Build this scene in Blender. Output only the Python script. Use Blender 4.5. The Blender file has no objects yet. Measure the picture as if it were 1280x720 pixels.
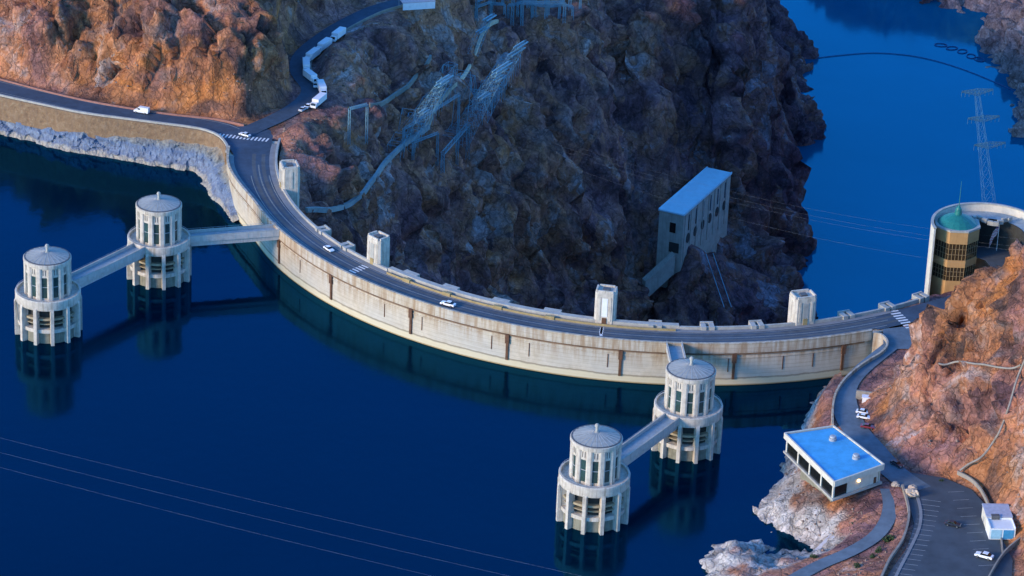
import bpy, bmesh, math, random
import numpy as np
from mathutils import Vector, Matrix
from mathutils.bvhtree import BVHTree
random.seed(7)
rng = np.random.RandomState(11)
S = bpy.context.scene
COL = S.collection
PI = math.pi
R_ = math.radians

# ------------------------------------------------------------------ camera (lake level is z = 0, metres)
FPX, PITCH, ROLL, CAMH = 4200.0, R_(24.8), R_(2.5), 540.0
fw = np.array([0, math.cos(PITCH), -math.sin(PITCH)])
rt0 = np.array([1.0, 0, 0]); up0 = np.cross(rt0, fw)
rt = math.cos(ROLL) * rt0 + math.sin(ROLL) * up0
up = -math.sin(ROLL) * rt0 + math.cos(ROLL) * up0

def at(x, y, z):
    """survey helper: the ground point at height z under a sight line"""
    d = fw + rt * ((x - 640) / FPX) + up * ((360 - y) / FPX)
    return np.array([0, 0, CAMH]) + d * ((z - CAMH) / d[2])

cam = bpy.data.cameras.new('camera')
cam.sensor_width = 36.0
cam.lens = 36.0 * FPX / 1280
cam.clip_start = 5; cam.clip_end = 12000
camo = bpy.data.objects.new('camera', cam); COL.objects.link(camo)
camo.matrix_world = Matrix(((rt[0], up[0], -fw[0], 0), (rt[1], up[1], -fw[1], 0), (rt[2], up[2], -fw[2], CAMH), (0, 0, 0, 1)))
S.camera = camo

# ------------------------------------------------------------------ tagging
def tag(o, label=None, cat=None, group=None, kind=None):
    if label: o['label'] = label
    if cat: o['category'] = cat
    if group: o['group'] = group
    if kind: o['kind'] = kind
    return o

def empty(name, loc=(0, 0, 0), rz=0.0):
    o = bpy.data.objects.new(name, None); COL.objects.link(o)
    o.location = loc; o.rotation_euler = (0, 0, rz); o.empty_display_size = 2
    return o

def copy_tree(o, parent=None):
    c = o.copy(); COL.objects.link(c); c.parent = parent
    for ch in list(o.children): copy_tree(ch, c)
    return c

# ------------------------------------------------------------------ mesh builder
class MB:
    def __init__(s): s.v = []; s.f = []
    def add(s, vs, fs):
        n = len(s.v); s.v += [tuple(map(float, p)) for p in vs]; s.f += [tuple(i + n for i in f) for f in fs]; return s
    def box(s, c, d, rz=0.0):
        x, y, z = d[0] / 2, d[1] / 2, d[2] / 2; ca, sa = math.cos(rz), math.sin(rz)
        vs = [(c[0] + a * x * ca - b * y * sa, c[1] + a * x * sa + b * y * ca, c[2] + e * z) for e in (-1, 1) for a, b in ((-1, -1), (1, -1), (1, 1), (-1, 1))]
        return s.add(vs, [(3, 2, 1, 0), (4, 5, 6, 7), (0, 1, 5, 4), (1, 2, 6, 5), (2, 3, 7, 6), (3, 0, 4, 7)])
    def prism(s, pts, z0, z1):
        n = len(pts)
        a = sum(pts[i][0] * pts[(i + 1) % n][1] - pts[(i + 1) % n][0] * pts[i][1] for i in range(n))
        if a < 0: pts = pts[::-1]
        vs = [(p[0], p[1], z0) for p in pts] + [(p[0], p[1], z1) for p in pts]
        return s.add(vs, [tuple(range(n))[::-1], tuple(range(n, 2 * n))] + [(i, (i + 1) % n, n + (i + 1) % n, n + i) for i in range(n)])
    def lathe(s, prof, n=48, c=(0, 0), a0=0.0, a1=2 * PI, off=0.0):
        full = abs(a1 - a0 - 2 * PI) < 1e-6; m = n if full else n + 1
        vs = []
        for i in range(m):
            a = a0 + (a1 - a0) * i / n + off
            for r, z in prof: vs.append((c[0] + r * math.cos(a), c[1] + r * math.sin(a), z))
        k = len(prof); fs = []
        for i in range(n):
            j = (i + 1) % m
            for q in range(k - 1): fs.append((i * k + q, j * k + q, j * k + q + 1, i * k + q + 1))
        return s.add(vs, fs)
    def ring(s, prof, n=96, c=(0, 0), a0=0.0, a1=2 * PI):
        """closed section swept round an arc, capped when the arc is open"""
        full = abs(a1 - a0 - 2 * PI) < 1e-6
        s.lathe(list(prof) + [prof[0]], n, c, a0, a1)
        if not full:
            for a, fl in ((a0, 0), (a1, 1)):
                vs = [(c[0] + r * math.cos(a), c[1] + r * math.sin(a), z) for r, z in prof]
                s.add(vs, [tuple(range(len(vs)))[::(-1 if fl else 1)]])
        return s
    def bar(s, p, q, r, n=4, r2=None):
        p = Vector(p); q = Vector(q); d = q - p
        if d.length < 1e-6: return s
        d.normalize(); u = d.orthogonal().normalized(); w = d.cross(u); r2 = r if r2 is None else r2
        vs = []
        for pt, rr in ((p, r), (q, r2)):
            for i in range(n):
                a = 2 * PI * (i + .5) / n; vs.append(pt + u * (math.cos(a) * rr) + w * (math.sin(a) * rr))
        return s.add(vs, [tuple(range(n))[::-1], tuple(range(n, 2 * n))] + [(i, (i + 1) % n, n + (i + 1) % n, n + i) for i in range(n)])
    def tube(s, pts, r, n=6):
        pts = [Vector(p) for p in pts]; vs = []
        for i, p in enumerate(pts):
            d = (pts[min(i + 1, len(pts) - 1)] - pts[max(i - 1, 0)]).normalized()
            u = Vector((-d.y, d.x, 0)); u = u.normalized() if u.length > 1e-5 else Vector((1, 0, 0)); w = d.cross(u)
            for k in range(n):
                a = 2 * PI * k / n; vs.append(p + u * (math.cos(a) * r) + w * (math.sin(a) * r))
        fs = [(i * n + k, i * n + (k + 1) % n, (i + 1) * n + (k + 1) % n, (i + 1) * n + k) for i in range(len(pts) - 1) for k in range(n)]
        return s.add(vs, fs)
    def wallstrip(s, pts, th, h0, h1):
        """a wall of thickness th following pts (x, y, z): from z+h0 to z+h1"""
        n = len(pts); vs = []
        for i, p in enumerate(pts):
            a = np.array(pts[max(i - 1, 0)][:2]); b = np.array(pts[min(i + 1, n - 1)][:2]); d = (b - a) / (np.hypot(*(b - a)) + 1e-9)
            nx, ny = -d[1] * th / 2, d[0] * th / 2
            vs += [(p[0] + nx, p[1] + ny, p[2] + h0), (p[0] - nx, p[1] - ny, p[2] + h0), (p[0] - nx, p[1] - ny, p[2] + h1), (p[0] + nx, p[1] + ny, p[2] + h1)]
        fs = [(0, 3, 2, 1), tuple(4 * (n - 1) + k for k in range(4))]
        for i in range(n - 1):
            for k in range(4): fs.append((4 * i + k, 4 * i + (k + 1) % 4, 4 * i + 4 + (k + 1) % 4, 4 * i + 4 + k))
        return s.add(vs, fs)
    def ribbon(s, pts, w):
        n = len(pts); vs = []
        for i, p in enumerate(pts):
            a = np.array(pts[max(i - 1, 0)][:2]); b = np.array(pts[min(i + 1, n - 1)][:2]); d = (b - a) / (np.hypot(*(b - a)) + 1e-9)
            ww = w[i] if hasattr(w, '__len__') else w
            vs += [(p[0] - d[1] * ww / 2, p[1] + d[0] * ww / 2, p[2]), (p[0] + d[1] * ww / 2, p[1] - d[0] * ww / 2, p[2])]
        return s.add(vs, [(2 * i, 2 * i + 1, 2 * i + 3, 2 * i + 2) for i in range(n - 1)])
    def build(s, name, m, parent=None, smooth=False, bevel=0):
        me = bpy.data.meshes.new(name); me.from_pydata(s.v, [], s.f); me.materials.append(m)
        bm = bmesh.new(); bm.from_mesh(me); bmesh.ops.recalc_face_normals(bm, faces=bm.faces)
        if bevel:
            bmesh.ops.bevel(bm, geom=[e for e in bm.edges if len(e.link_faces) == 2 and e.calc_face_angle(0) > 0.6], offset=bevel, segments=2, affect='EDGES', profile=0.5)
        bm.to_mesh(me); bm.free()
        if smooth:
            for p in me.polygons: p.use_smooth = True
            try: me.set_sharp_from_angle(angle=R_(35))
            except Exception: pass
        me.update()
        o = bpy.data.objects.new(name, me); COL.objects.link(o)
        if parent: o.parent = parent
        return o

def smooth_path(pts, step=3.0):
    P = np.array(pts, float); out = []
    for i in range(len(P) - 1):
        p0 = P[max(i - 1, 0)]; p1 = P[i]; p2 = P[i + 1]; p3 = P[min(i + 2, len(P) - 1)]
        n = max(2, int(np.linalg.norm(p2 - p1) / step))
        for k in range(n):
            t = k / n
            out.append(.5 * (2 * p1 + (p2 - p0) * t + (2 * p0 - 5 * p1 + 4 * p2 - p3) * t * t + (3 * p1 - p0 - 3 * p2 + p3) * t ** 3))
    out.append(P[-1]); return np.array(out)

# ------------------------------------------------------------------ materials
def new_mat(name):
    m = bpy.data.materials.new(name); m.use_nodes = True; nt = m.node_tree
    return m, nt, nt.nodes['Principled BSDF']
def N(nt, t, **kw):
    n = nt.nodes.new(t)
    for k, v in kw.items():
        if k in n.inputs: n.inputs[k].default_value = v
        else: setattr(n, k, v)
    return n
def L(nt, a, b): nt.links.new(a, b)
def rgba(c): return (c[0], c[1], c[2], 1)
def ramp(nt, src, stops):
    r = N(nt, 'ShaderNodeValToRGB'); e = r.color_ramp.elements
    while len(e) < len(stops): e.new(.5)
    for q, (p, c) in zip(e, stops): q.position = p; q.color = rgba(c) if hasattr(c, '__len__') else (c, c, c, 1)
    L(nt, src, r.inputs[0]); return r.outputs[0]
def mix(nt, f, a, b, mode='MIX'):
    m = N(nt, 'ShaderNodeMix', data_type='RGBA', blend_type=mode)
    if isinstance(f, (int, float)): m.inputs[0].default_value = f
    else: L(nt, f, m.inputs[0])
    for s, i in ((a, 6), (b, 7)):
        if hasattr(s, 'is_output'): L(nt, s, m.inputs[i])
        else: m.inputs[i].default_value = rgba(s)
    return m.outputs[2]
def noise(nt, vec, scale, detail=6, rough=.6, sc=None, dist=0.0):
    if sc:
        mp = N(nt, 'ShaderNodeMapping'); mp.inputs['Scale'].default_value = sc; L(nt, vec, mp.inputs[0]); vec = mp.outputs[0]
    n = N(nt, 'ShaderNodeTexNoise', Scale=scale, Detail=detail, Roughness=rough, Distortion=dist); L(nt, vec, n.inputs['Vector']); return n.outputs['Fac']
def math_(nt, op, a, b=0.0, clamp=False):
    m = N(nt, 'ShaderNodeMath', operation=op, use_clamp=clamp)
    for s, i in ((a, 0), (b, 1)):
        if hasattr(s, 'is_output'): L(nt, s, m.inputs[i])
        else: m.inputs[i].default_value = s
    return m.outputs[0]
def bump(nt, bs, h, strength=.5, dist=.3):
    b = N(nt, 'ShaderNodeBump', Strength=strength, Distance=dist); L(nt, h, b.inputs['Height']); L(nt, b.outputs[0], bs.inputs['Normal'])
def pos(nt): return N(nt, 'ShaderNodeNewGeometry').outputs['Position']
def objc(nt): return N(nt, 'ShaderNodeTexCoord').outputs['Object']

def simple(name, c, rough=.6, metal=0.0, var=.25, scale=.6, streak=0.0, bmp=.15):
    """painted / concrete / metal surface with mottling and run-off streaks"""
    m, nt, bs = new_mat(name); p = pos(nt) if name in ('tower_concrete', 'stained_concrete', 'grey_roofing') else objc(nt)
    n1 = noise(nt, p, scale, 8, .65)
    c2 = tuple(x * (1 - var) for x in c); c3 = tuple(min(1, x * (1 + var * .5)) for x in c)
    col = ramp(nt, n1, [(.3, c2), (.55, c), (.75, c3)])
    if streak:
        st = noise(nt, p, 1.0, 4, .6, sc=(1.6, 1.6, .09))
        col = mix(nt, math_(nt, 'MULTIPLY', ramp(nt, st, [(.5, 0.0), (.72, 1.0)]), streak), col, tuple(x * k for x, k in zip(c, (.42, .36, .28))))
    L(nt, col, bs.inputs['Base Color']); bs.inputs['Roughness'].default_value = rough; bs.inputs['Metallic'].default_value = metal
    if bmp: bump(nt, bs, noise(nt, p, scale * 6, 6, .7), bmp, .15)
    return m

M = {}
M['tower'] = simple('tower_concrete', (.58, .52, .43), .85, var=.30, scale=.45, streak=.75, bmp=.3)
M['tower_low'] = simple('stained_concrete', (.24, .23, .17), .85, var=.35, scale=.5, streak=.6)
M['dark_open'] = simple('dark_opening', (.03, .03, .026), .8, var=.4)
M['tan_rail'] = simple('ochre_rail', (.36, .29, .18), .7, var=.3)
M['glass_green'] = simple('green_glazing', (.03, .06, .055), .25, var=.4, scale=1.2, bmp=0)
M['turret_glass'] = simple('bronze_glazing', (.045, .03, .016), .2, var=.4, bmp=0)
M['glass_dark'] = simple('dark_glazing', (.012, .014, .013), .12, var=.4, bmp=0)
M['roof_grey'] = simple('grey_roofing', (.34, .33, .29), .7, var=.25, scale=.7)
M['roof_dark'] = simple('dark_roof_edge', (.10, .10, .10), .7)
M['bridge'] = simple('bridge_concrete', (.46, .45, .42), .8, var=.2, scale=.4, streak=.35)
M['deck'] = simple('bridge_deck', (.30, .36, .38), .8, var=.25)
M['walk'] = simple('sidewalk_concrete', (.22, .225, .23), .85, var=.22, scale=.3)
M['coping'] = simple('coping_concrete', (.40, .385, .34), .85, var=.25, scale=.4, streak=.2)
M['ochre'] = simple('ochre_concrete', (.36, .27, .12), .85, var=.3, scale=.5)
M['rust'] = simple('rusted_steel', (.13, .06, .03), .85, var=.45, scale=.8)
M['paint'] = simple('white_road_paint', (.72, .72, .70), .7, var=.3, scale=1.2)
M['lanepaint'] = simple('worn_lane_paint', (.30, .30, .26), .8, var=.35, scale=.5)
M['white'] = simple('white_painted_metal', (.78, .78, .76), .5, var=.08, bmp=.05)
M['cream'] = simple('cream_painted_wall', (.62, .58, .48), .7, var=.15, streak=.2)
M['skylit_roof'] = simple('skylit_roof_membrane', (.06, .36, .66), .55, var=.28, scale=.25, streak=.15)  # blue of the sky light put into the colour of a whitish roof
M['valve_roof'] = simple('skylit_pale_roof', (.42, .68, .76), .6, var=.12, scale=.25)  # roof colour carries the sky's blue light on its top
M['valve_wall'] = simple('weathered_wall', (.40, .37, .30), .85, var=.25, scale=.3, streak=.35)
M['steel'] = simple('galvanised_steel', (.17, .33, .40), .5, metal=.1, var=.2)
M['wire'] = simple('aluminium_wire', (.26, .29, .32), .6, metal=0.0, var=.1, bmp=0)
M['shelter'] = simple('pale_sheet_roof', (.80, .76, .76), .6, var=.12, scale=.8)
M['pink_roof'] = simple('pinkish_sheet_roof', (.60, .42, .40), .6, var=.12, scale=.8)
M['grey'] = simple('grey_metal', (.36, .38, .40), .5, var=.2)
M['teal'] = simple('teal_copper', (.015, .17, .15), .45, var=.25, scale=1.2)
M['tanwall'] = simple('tan_precast', (.46, .26, .10), .75, var=.15, scale=.4, streak=.2)
M['mullion'] = simple('bronze_mullion', (.26, .18, .085), .5)
M['stone'] = simple('loose_stone', (.24, .16, .12), .9, var=.4)
M['boulder'] = simple('tan_boulder', (.58, .44, .32), .9, var=.3, scale=.5, bmp=.6)
M['tyre'] = simple('black_rubber', (.02, .02, .02), .9)
M['chrome'] = simple('wheel_rim', (.5, .5, .5), .35, metal=.8, bmp=0)
M['lamp_glass'] = simple('headlight_glass', (.7, .7, .66), .2, bmp=0)
M['tail'] = simple('tail_lamp', (.35, .02, .02), .3, bmp=0)
M['boom'] = simple('dark_float', (.02, .08, .20), .6)
M['masonry'] = simple('pale_masonry', (.29, .255, .21), .9, var=.3, scale=.4)
def carpaint(name, c):
    m, nt, bs = new_mat(name); bs.inputs['Base Color'].default_value = rgba(c); bs.inputs['Roughness'].default_value = .3
    bs.inputs['Coat Weight'].default_value = .5; return m
M['car_white'] = carpaint('white_car_paint', (.80, .80, .80))
M['car_red'] = carpaint('dark_red_car_paint', (.22, .03, .04))
M['car_dark'] = carpaint('dark_blue_car_paint', (.015, .02, .035))
M['car_silver'] = carpaint('silver_car_paint', (.42, .46, .5))

def asphalt(name, c, sc=.35):
    m, nt, bs = new_mat(name); p = pos(nt)
    col = ramp(nt, noise(nt, p, sc, 8, .6), [(.3, tuple(x * .75 for x in c)), (.7, tuple(x * 1.25 for x in c))])
    col = mix(nt, ramp(nt, noise(nt, p, .06, 4, .5), [(.45, 0.0), (.7, .5)]), col, tuple(x * 1.6 for x in c))
    L(nt, col, bs.inputs['Base Color']); bs.inputs['Roughness'].default_value = .8
    bump(nt, bs, noise(nt, p, 3, 5, .7), .15, .05); return m
M['asphalt'] = asphalt('asphalt', (.036, .060, .092))
M['asphalt_pale'] = asphalt('pale_asphalt', (.10, .135, .165))
M['parking'] = asphalt('parking_asphalt', (.05, .064, .078), .2)

def dam_mat():
    """pale concrete, lift lines, rust run-off under the ledge, cream mineral band at the water"""
    m, nt, bs = new_mat('dam_concrete'); p = pos(nt)
    sx = N(nt, 'ShaderNodeSeparateXYZ'); L(nt, p, sx.inputs[0]); z = sx.outputs['Z']
    col = ramp(nt, noise(nt, p, .35, 9, .68), [(.28, (.43, .365, .265)), (.5, (.54, .465, .345)), (.72, (.62, .55, .43))])
    sp = noise(nt, p, 1.4, 4, .7)
    col = mix(nt, ramp(nt, sp, [(.5, 0.0), (.64, .5)]), col, (.38, .33, .26))
    blk = noise(nt, p, .05, 2, .5)
    col = mix(nt, ramp(nt, blk, [(.42, 0.0), (.6, .45)]), col, (.46, .46, .42))
    # lift joints every 1.5 m
    lj = math_(nt, 'PINGPONG', z, .76); col = mix(nt, ramp(nt, lj, [(0, .6), (.10, 0.0)]), col, (.26, .22, .17))
    hl = noise(nt, p, 1.0, 4, .6, sc=(.06, .06, 2.2)); col = mix(nt, ramp(nt, hl, [(.52, 0.0), (.66, .4)]), col, (.34, .29, .22))
    st = noise(nt, p, 1.0, 5, .65, sc=(.55, .55, .05))
    rustz = math_(nt, 'MULTIPLY', ramp(nt, math_(nt, 'DIVIDE', z, 17.5), [(.30, 0.0), (.72, 1.0)]), ramp(nt, st, [(.42, 0.0), (.62, 1.0)]))
    col = mix(nt, math_(nt, 'MULTIPLY', rustz, .7), col, (.27, .15, .06))
    zn = math_(nt, 'ADD', z, math_(nt, 'MULTIPLY', noise(nt, p, .2, 5), 1.2))
    band = ramp(nt, math_(nt, 'DIVIDE', zn, 6.0), [(0, 1.0), (.48, .95), (.56, 0.0)])
    col = mix(nt, math_(nt, 'MULTIPLY', band, .75), col, (.62, .53, .33))
    dk = ramp(nt, math_(nt, 'DIVIDE', zn, 6.0), [(.50, 0.0), (.56, .7), (.60, .7), (.66, 0.0)])
    col = mix(nt, dk, col, (.2, .16, .09))
    wl = ramp(nt, math_(nt, 'DIVIDE', z, 2.0), [(0, 1.0), (.15, .8), (.3, 0.0)])
    col = mix(nt, wl, col, (.30, .20, .08))
    L(nt, col, bs.inputs['Base Color']); bs.inputs['Roughness'].default_value = .85
    bump(nt, bs, noise(nt, p, 2.5, 6, .7), .3, .1); return m
M['dam'] = dam_mat()

def rock_mat():
    m, nt, bs = new_mat('desert_rock'); p = pos(nt)
    def attr(n): return N(nt, 'ShaderNodeAttribute', attribute_name=n).outputs['Fac']
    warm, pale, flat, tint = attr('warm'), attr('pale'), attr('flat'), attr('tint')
    n1 = noise(nt, p, .045, 7, .62, dist=.6); n2 = noise(nt, p, .22, 8, .68, dist=.4); n3 = noise(nt, p, .9, 6, .72)
    steep = noise(nt, p, .16, 6, .66, sc=(1, 1, .22))
    nz = N(nt, 'ShaderNodeTexNoise', Scale=.35, Detail=4); L(nt, p, nz.inputs['Vector'])
    sc = N(nt, 'ShaderNodeVectorMath', operation='SCALE'); L(nt, nz.outputs['Color'], sc.inputs[0]); sc.inputs['Scale'].default_value = 5.0
    wv = N(nt, 'ShaderNodeVectorMath', operation='ADD'); L(nt, p, wv.inputs[0]); L(nt, sc.outputs[0], wv.inputs[1])
    mpv = N(nt, 'ShaderNodeMapping'); mpv.inputs['Scale'].default_value = (1, 1, .55); L(nt, wv.outputs[0], mpv.inputs[0])
    def cells(scale):
        v_ = N(nt, 'ShaderNodeTexVoronoi', Scale=scale); L(nt, mpv.outputs[0], v_.inputs['Vector'])
        q = N(nt, 'ShaderNodeSeparateColor'); L(nt, v_.outputs['Color'], q.inputs[0]); return q.outputs[0]
    blk = cells(.085); blk2 = cells(.42)
    mixn = math_(nt, 'ADD', math_(nt, 'MULTIPLY', n1, .72), math_(nt, 'MULTIPLY', blk, .16))
    mixn = math_(nt, 'ADD', mixn, math_(nt, 'MULTIPLY', steep, .2))
    wc = ramp(nt, mixn, [(.40, (.075, .044, .036)), (.47, (.19, .088, .052)), (.54, (.32, .125, .050)), (.60, (.38, .165, .075)), (.66, (.36, .215, .145)), (.73, (.42, .30, .235))])
    cc = ramp(nt, mixn, [(.40, (.12, .062, .072)), (.48, (.245, .125, .132)), (.55, (.35, .17, .145)), (.61, (.43, .18, .108)), (.67, (.40, .305, .30)), (.74, (.47, .39, .39))])
    pc = ramp(nt, mixn, [(.41, (.24, .20, .17)), (.50, (.40, .355, .315)), (.58, (.49, .445, .405)), (.68, (.58, .54, .50))])
    col = mix(nt, warm, cc, wc)
    # red-orange iron patches and grey veins with shapes of their own
    pat = ramp(nt, noise(nt, p, .03, 5, .6, dist=1.2), [(.53, 0.0), (.62, 1.0)])
    col = mix(nt, math_(nt, 'MULTIPLY', math_(nt, 'MULTIPLY', pat, warm), .75), col, (.47, .17, .045))
    pat2 = ramp(nt, noise(nt, p, .035, 5, .62, dist=1.0, sc=(1.3, 1, 1)), [(.55, 0.0), (.66, 1.0)])
    col = mix(nt, math_(nt, 'MULTIPLY', pat2, .5), col, (.20, .165, .16))
    scrub = ramp(nt, noise(nt, p, .075, 6, .7, dist=.5), [(.56, 0.0), (.68, .45)])
    col = mix(nt, math_(nt, 'MULTIPLY', scrub, flat), col, (.095, .08, .05))
    col = mix(nt, pale, col, pc)
    # fine speckle and cracks
    col = mix(nt, ramp(nt, n3, [(.60, 0.0), (.75, .35)]), col, (.46, .36, .30), 'MIX')
    var = math_(nt, 'MULTIPLY', math_(nt, 'ADD', math_(nt, 'MULTIPLY', ramp(nt, n2, [(.36, 0.0), (.64, 1.0)]), .60), .70), math_(nt, 'ADD', math_(nt, 'MULTIPLY', blk2, .5), .76))
    var = math_(nt, 'MULTIPLY', var, math_(nt, 'ADD', math_(nt, 'MULTIPLY', ramp(nt, n3, [(.35, 0.0), (.65, 1.0)]), .6), .72))
    vc_ = N(nt, 'ShaderNodeCombineXYZ'); [L(nt, var, vc_.inputs[k]) for k in range(3)]
    col = mix(nt, .72, col, vc_.outputs[0], 'MULTIPLY')
    v = N(nt, 'ShaderNodeTexVoronoi', feature='DISTANCE_TO_EDGE', Scale=.13); L(nt, mpv.outputs[0], v.inputs['Vector'])
    v2 = N(nt, 'ShaderNodeTexVoronoi', feature='DISTANCE_TO_EDGE', Scale=.36); L(nt, mpv.outputs[0], v2.inputs['Vector'])
    crack = math_(nt, 'MAXIMUM', ramp(nt, v.outputs['Distance'], [(0, 1.0), (.02, .5), (.05, 0.0)]), ramp(nt, v2.outputs['Distance'], [(0, .7), (.02, .4), (.06, 0.0)]))
    col = mix(nt, math_(nt, 'MULTIPLY', crack, .55), col, (.035, .028, .026))
    col = mix(nt, math_(nt, 'SUBTRACT', 1.0, tint), col, (.33, .37, .47), 'MULTIPLY')  # blue-grey shade multiplied into the rock colour
    L(nt, col, bs.inputs['Base Color']); bs.inputs['Roughness'].default_value = .95; bs.inputs['Specular IOR Level'].default_value = .15
    h = math_(nt, 'ADD', math_(nt, 'MULTIPLY', n2, .25), math_(nt, 'ADD', math_(nt, 'MULTIPLY', n3, .45), math_(nt, 'MULTIPLY', crack, -.35)))
    bump(nt, bs, h, .7, 1.6); return m
M['rock'] = rock_mat()

def bank_mat():
    m, nt, bs = new_mat('bank_rock'); p = pos(nt)
    sx = N(nt, 'ShaderNodeSeparateXYZ'); L(nt, p, sx.inputs[0]); z = sx.outputs['Z']
    n2 = noise(nt, p, .25, 8, .68, dist=.5); n3 = noise(nt, p, .8, 6, .7, sc=(1, 1, .4))
    zz = math_(nt, 'ADD', z, math_(nt, 'MULTIPLY', math_(nt, 'SUBTRACT', n2, .5), 5.0))
    base = ramp(nt, math_(nt, 'DIVIDE', zz, 14.0), [(.02, (.44, .37, .28)), (.09, (.38, .35, .30)), (.15, (.15, .19, .28)), (.30, (.21, .26, .35)), (.46, (.13, .19, .30)), (.62, (.22, .23, .22)), (.75, (.30, .24, .16)), (.95, (.32, .23, .14))])
    base = mix(nt, ramp(nt, n3, [(.45, 0.0), (.62, .6)]), base, (.09, .10, .13))
    base = mix(nt, ramp(nt, noise(nt, p, .5, 5, .7), [(.55, 0.0), (.7, .6)]), base, (.36, .38, .40))
    L(nt, base, bs.inputs['Base Color']); bs.inputs['Roughness'].default_value = .9
    bump(nt, bs, math_(nt, 'ADD', n2, n3), .8, 1.2); return m
M['bank'] = bank_mat()

def tanstone():
    m, nt, bs = new_mat('tan_stone_wall'); p = pos(nt)
    n2 = noise(nt, p, .5, 8, .7); st = noise(nt, p, 1.0, 5, .6, sc=(.8, .8, .1))
    c = ramp(nt, n2, [(.3, (.17, .10, .055)), (.5, (.27, .165, .085)), (.7, (.34, .235, .14))])
    c = mix(nt, ramp(nt, st, [(.5, 0.0), (.68, .45)]), c, (.22, .15, .10))
    br = N(nt, 'ShaderNodeTexVoronoi', Scale=1.0, feature='DISTANCE_TO_EDGE'); L(nt, p, br.inputs['Vector'])
    c = mix(nt, ramp(nt, br.outputs['Distance'], [(0, .5), (.06, 0.0)]), c, (.16, .11, .07))
    L(nt, c, bs.inputs['Base Color']); bs.inputs['Roughness'].default_value = .95
    bump(nt, bs, n2, .9, .9); return m
M['tanstone'] = tanstone()

def water_mat(name, c, rough, bscale, bstr, gloss):
    m, nt, bs = new_mat(name); p = pos(nt); out = nt.nodes['Material Output']; nt.nodes.remove(bs)
    df = N(nt, 'ShaderNodeBsdfDiffuse'); gl = N(nt, 'ShaderNodeBsdfGlossy'); fr = N(nt, 'ShaderNodeFresnel', IOR=1.47); mx = N(nt, 'ShaderNodeMixShader')
    L(nt, ramp(nt, noise(nt, p, .008, 4, .5), [(.35, c), (.65, tuple(x * 1.25 for x in c))]), df.inputs['Color'])
    gl.inputs['Color'].default_value = rgba(gloss)
    L(nt, ramp(nt, noise(nt, p, .012, 5, .6, sc=(1, .5, 1)), [(.40, rough * .6), (.62, rough * 1.7)]), gl.inputs['Roughness'])
    h = math_(nt, 'ADD', noise(nt, p, bscale, 4, .55, sc=(1, .6, 1)), math_(nt, 'MULTIPLY', noise(nt, p, bscale * .12, 3, .5), 2.0))
    b = N(nt, 'ShaderNodeBump', Strength=bstr, Distance=.3); L(nt, h, b.inputs['Height'])
    L(nt, b.outputs[0], gl.inputs['Normal']); L(nt, b.outputs[0], fr.inputs['Normal'])
    L(nt, fr.outputs[0], mx.inputs[0]); L(nt, df.outputs[0], mx.inputs[1]); L(nt, gl.outputs[0], mx.inputs[2]); L(nt, mx.outputs[0], out.inputs['Surface']); return m
M['lake'] = water_mat('lake_water', (.0, .006, .015), .09, .30, .12, (.035, .36, .74))
M['river'] = water_mat('river_water', (.0, .085, .17), .08, .25, .10, (.08, .66, .92))

def leaf_mat(name, a, b):
    m, nt, bs = new_mat(name)
    L(nt, ramp(nt, noise(nt, pos(nt), .5, 5, .7), [(.35, a), (.65, b)]), bs.inputs['Base Color']); bs.inputs['Roughness'].default_value = .9; return m
M['scrub'] = leaf_mat('scrub_leaves', (.030, .036, .018), (.075, .075, .038))
M['green'] = leaf_mat('bush_leaves', (.018, .045, .014), (.045, .085, .026))

# ------------------------------------------------------------------ numpy noise
def _h(i, j, k, s):
    n = (i * 374761393 + j * 668265263 + k * 2147483647 % 1274126177 + s * 974634211).astype(np.int64) if hasattr(i, 'astype') else 0
    n = (i.astype(np.int64) * 374761393 + j.astype(np.int64) * 668265263 + k.astype(np.int64) * 1442695041 + s * 974634211) & 0xffffffff
    n = ((n ^ (n >> 13)) * 1274126177) & 0xffffffff
    n = ((n ^ (n >> 16)) * 2246822519) & 0xffffffff
    return ((n ^ (n >> 15)) & 0xffffff) / float(0xffffff)
def vnoise(P, s=0):
    I = np.floor(P).astype(np.int64); F = P - I; F = F * F * F * (F * (F * 6 - 15) + 10); out = 0
    for a in (0, 1):
        wa = F[:, 0] if a else 1 - F[:, 0]
        for b in (0, 1):
            wb = wa * (F[:, 1] if b else 1 - F[:, 1])
            for c in (0, 1):
                out = out + wb * (F[:, 2] if c else 1 - F[:, 2]) * _h(I[:, 0] + a, I[:, 1] + b, I[:, 2] + c, s)
    return out * 2 - 1
def fbm(P, o=5, s=0, g=.5, ridged=False):
    t = np.zeros(len(P)); a = 1.0; q = P.copy()
    for k in range(o):
        v = vnoise(q, s + k); t += a * ((1 - 2 * np.abs(v)) if ridged else v); a *= g; q = q * 2.03 + 17.3
    return t
def facets(P, s=0, edge=False):
    """broken-block relief: every cell of a jittered lattice is a tilted plane"""
    I = np.floor(P).astype(np.int64); best = np.full(len(P), 1e9); val = np.zeros(len(P)); sec = np.full(len(P), 1e9)
    for a in (-1, 0, 1):
        for b in (-1, 0, 1):
            for c in (-1, 0, 1):
                J = I + np.array([a, b, c]); x, y, z = J[:, 0], J[:, 1], J[:, 2]
                ctr = J + np.stack([_h(x, y, z, s + 1), _h(x, y, z, s + 2), _h(x, y, z, s + 3)], 1)
                d = P - ctr; dd = (d * d).sum(1)
                g = np.stack([_h(x, y, z, s + 4), _h(x, y, z, s + 5), _h(x, y, z, s + 6)], 1) * 2 - 1
                v = (d * g).sum(1) * 1.9 + (_h(x, y, z, s + 7) * 2 - 1) * .55
                k = dd < best; sec = np.where(k, best, np.minimum(sec, dd)); best[k] = dd[k]; val[k] = v[k]
    if edge: return val, np.exp(-((np.sqrt(sec) - np.sqrt(best)) / .13) ** 2)
    return val
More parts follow.
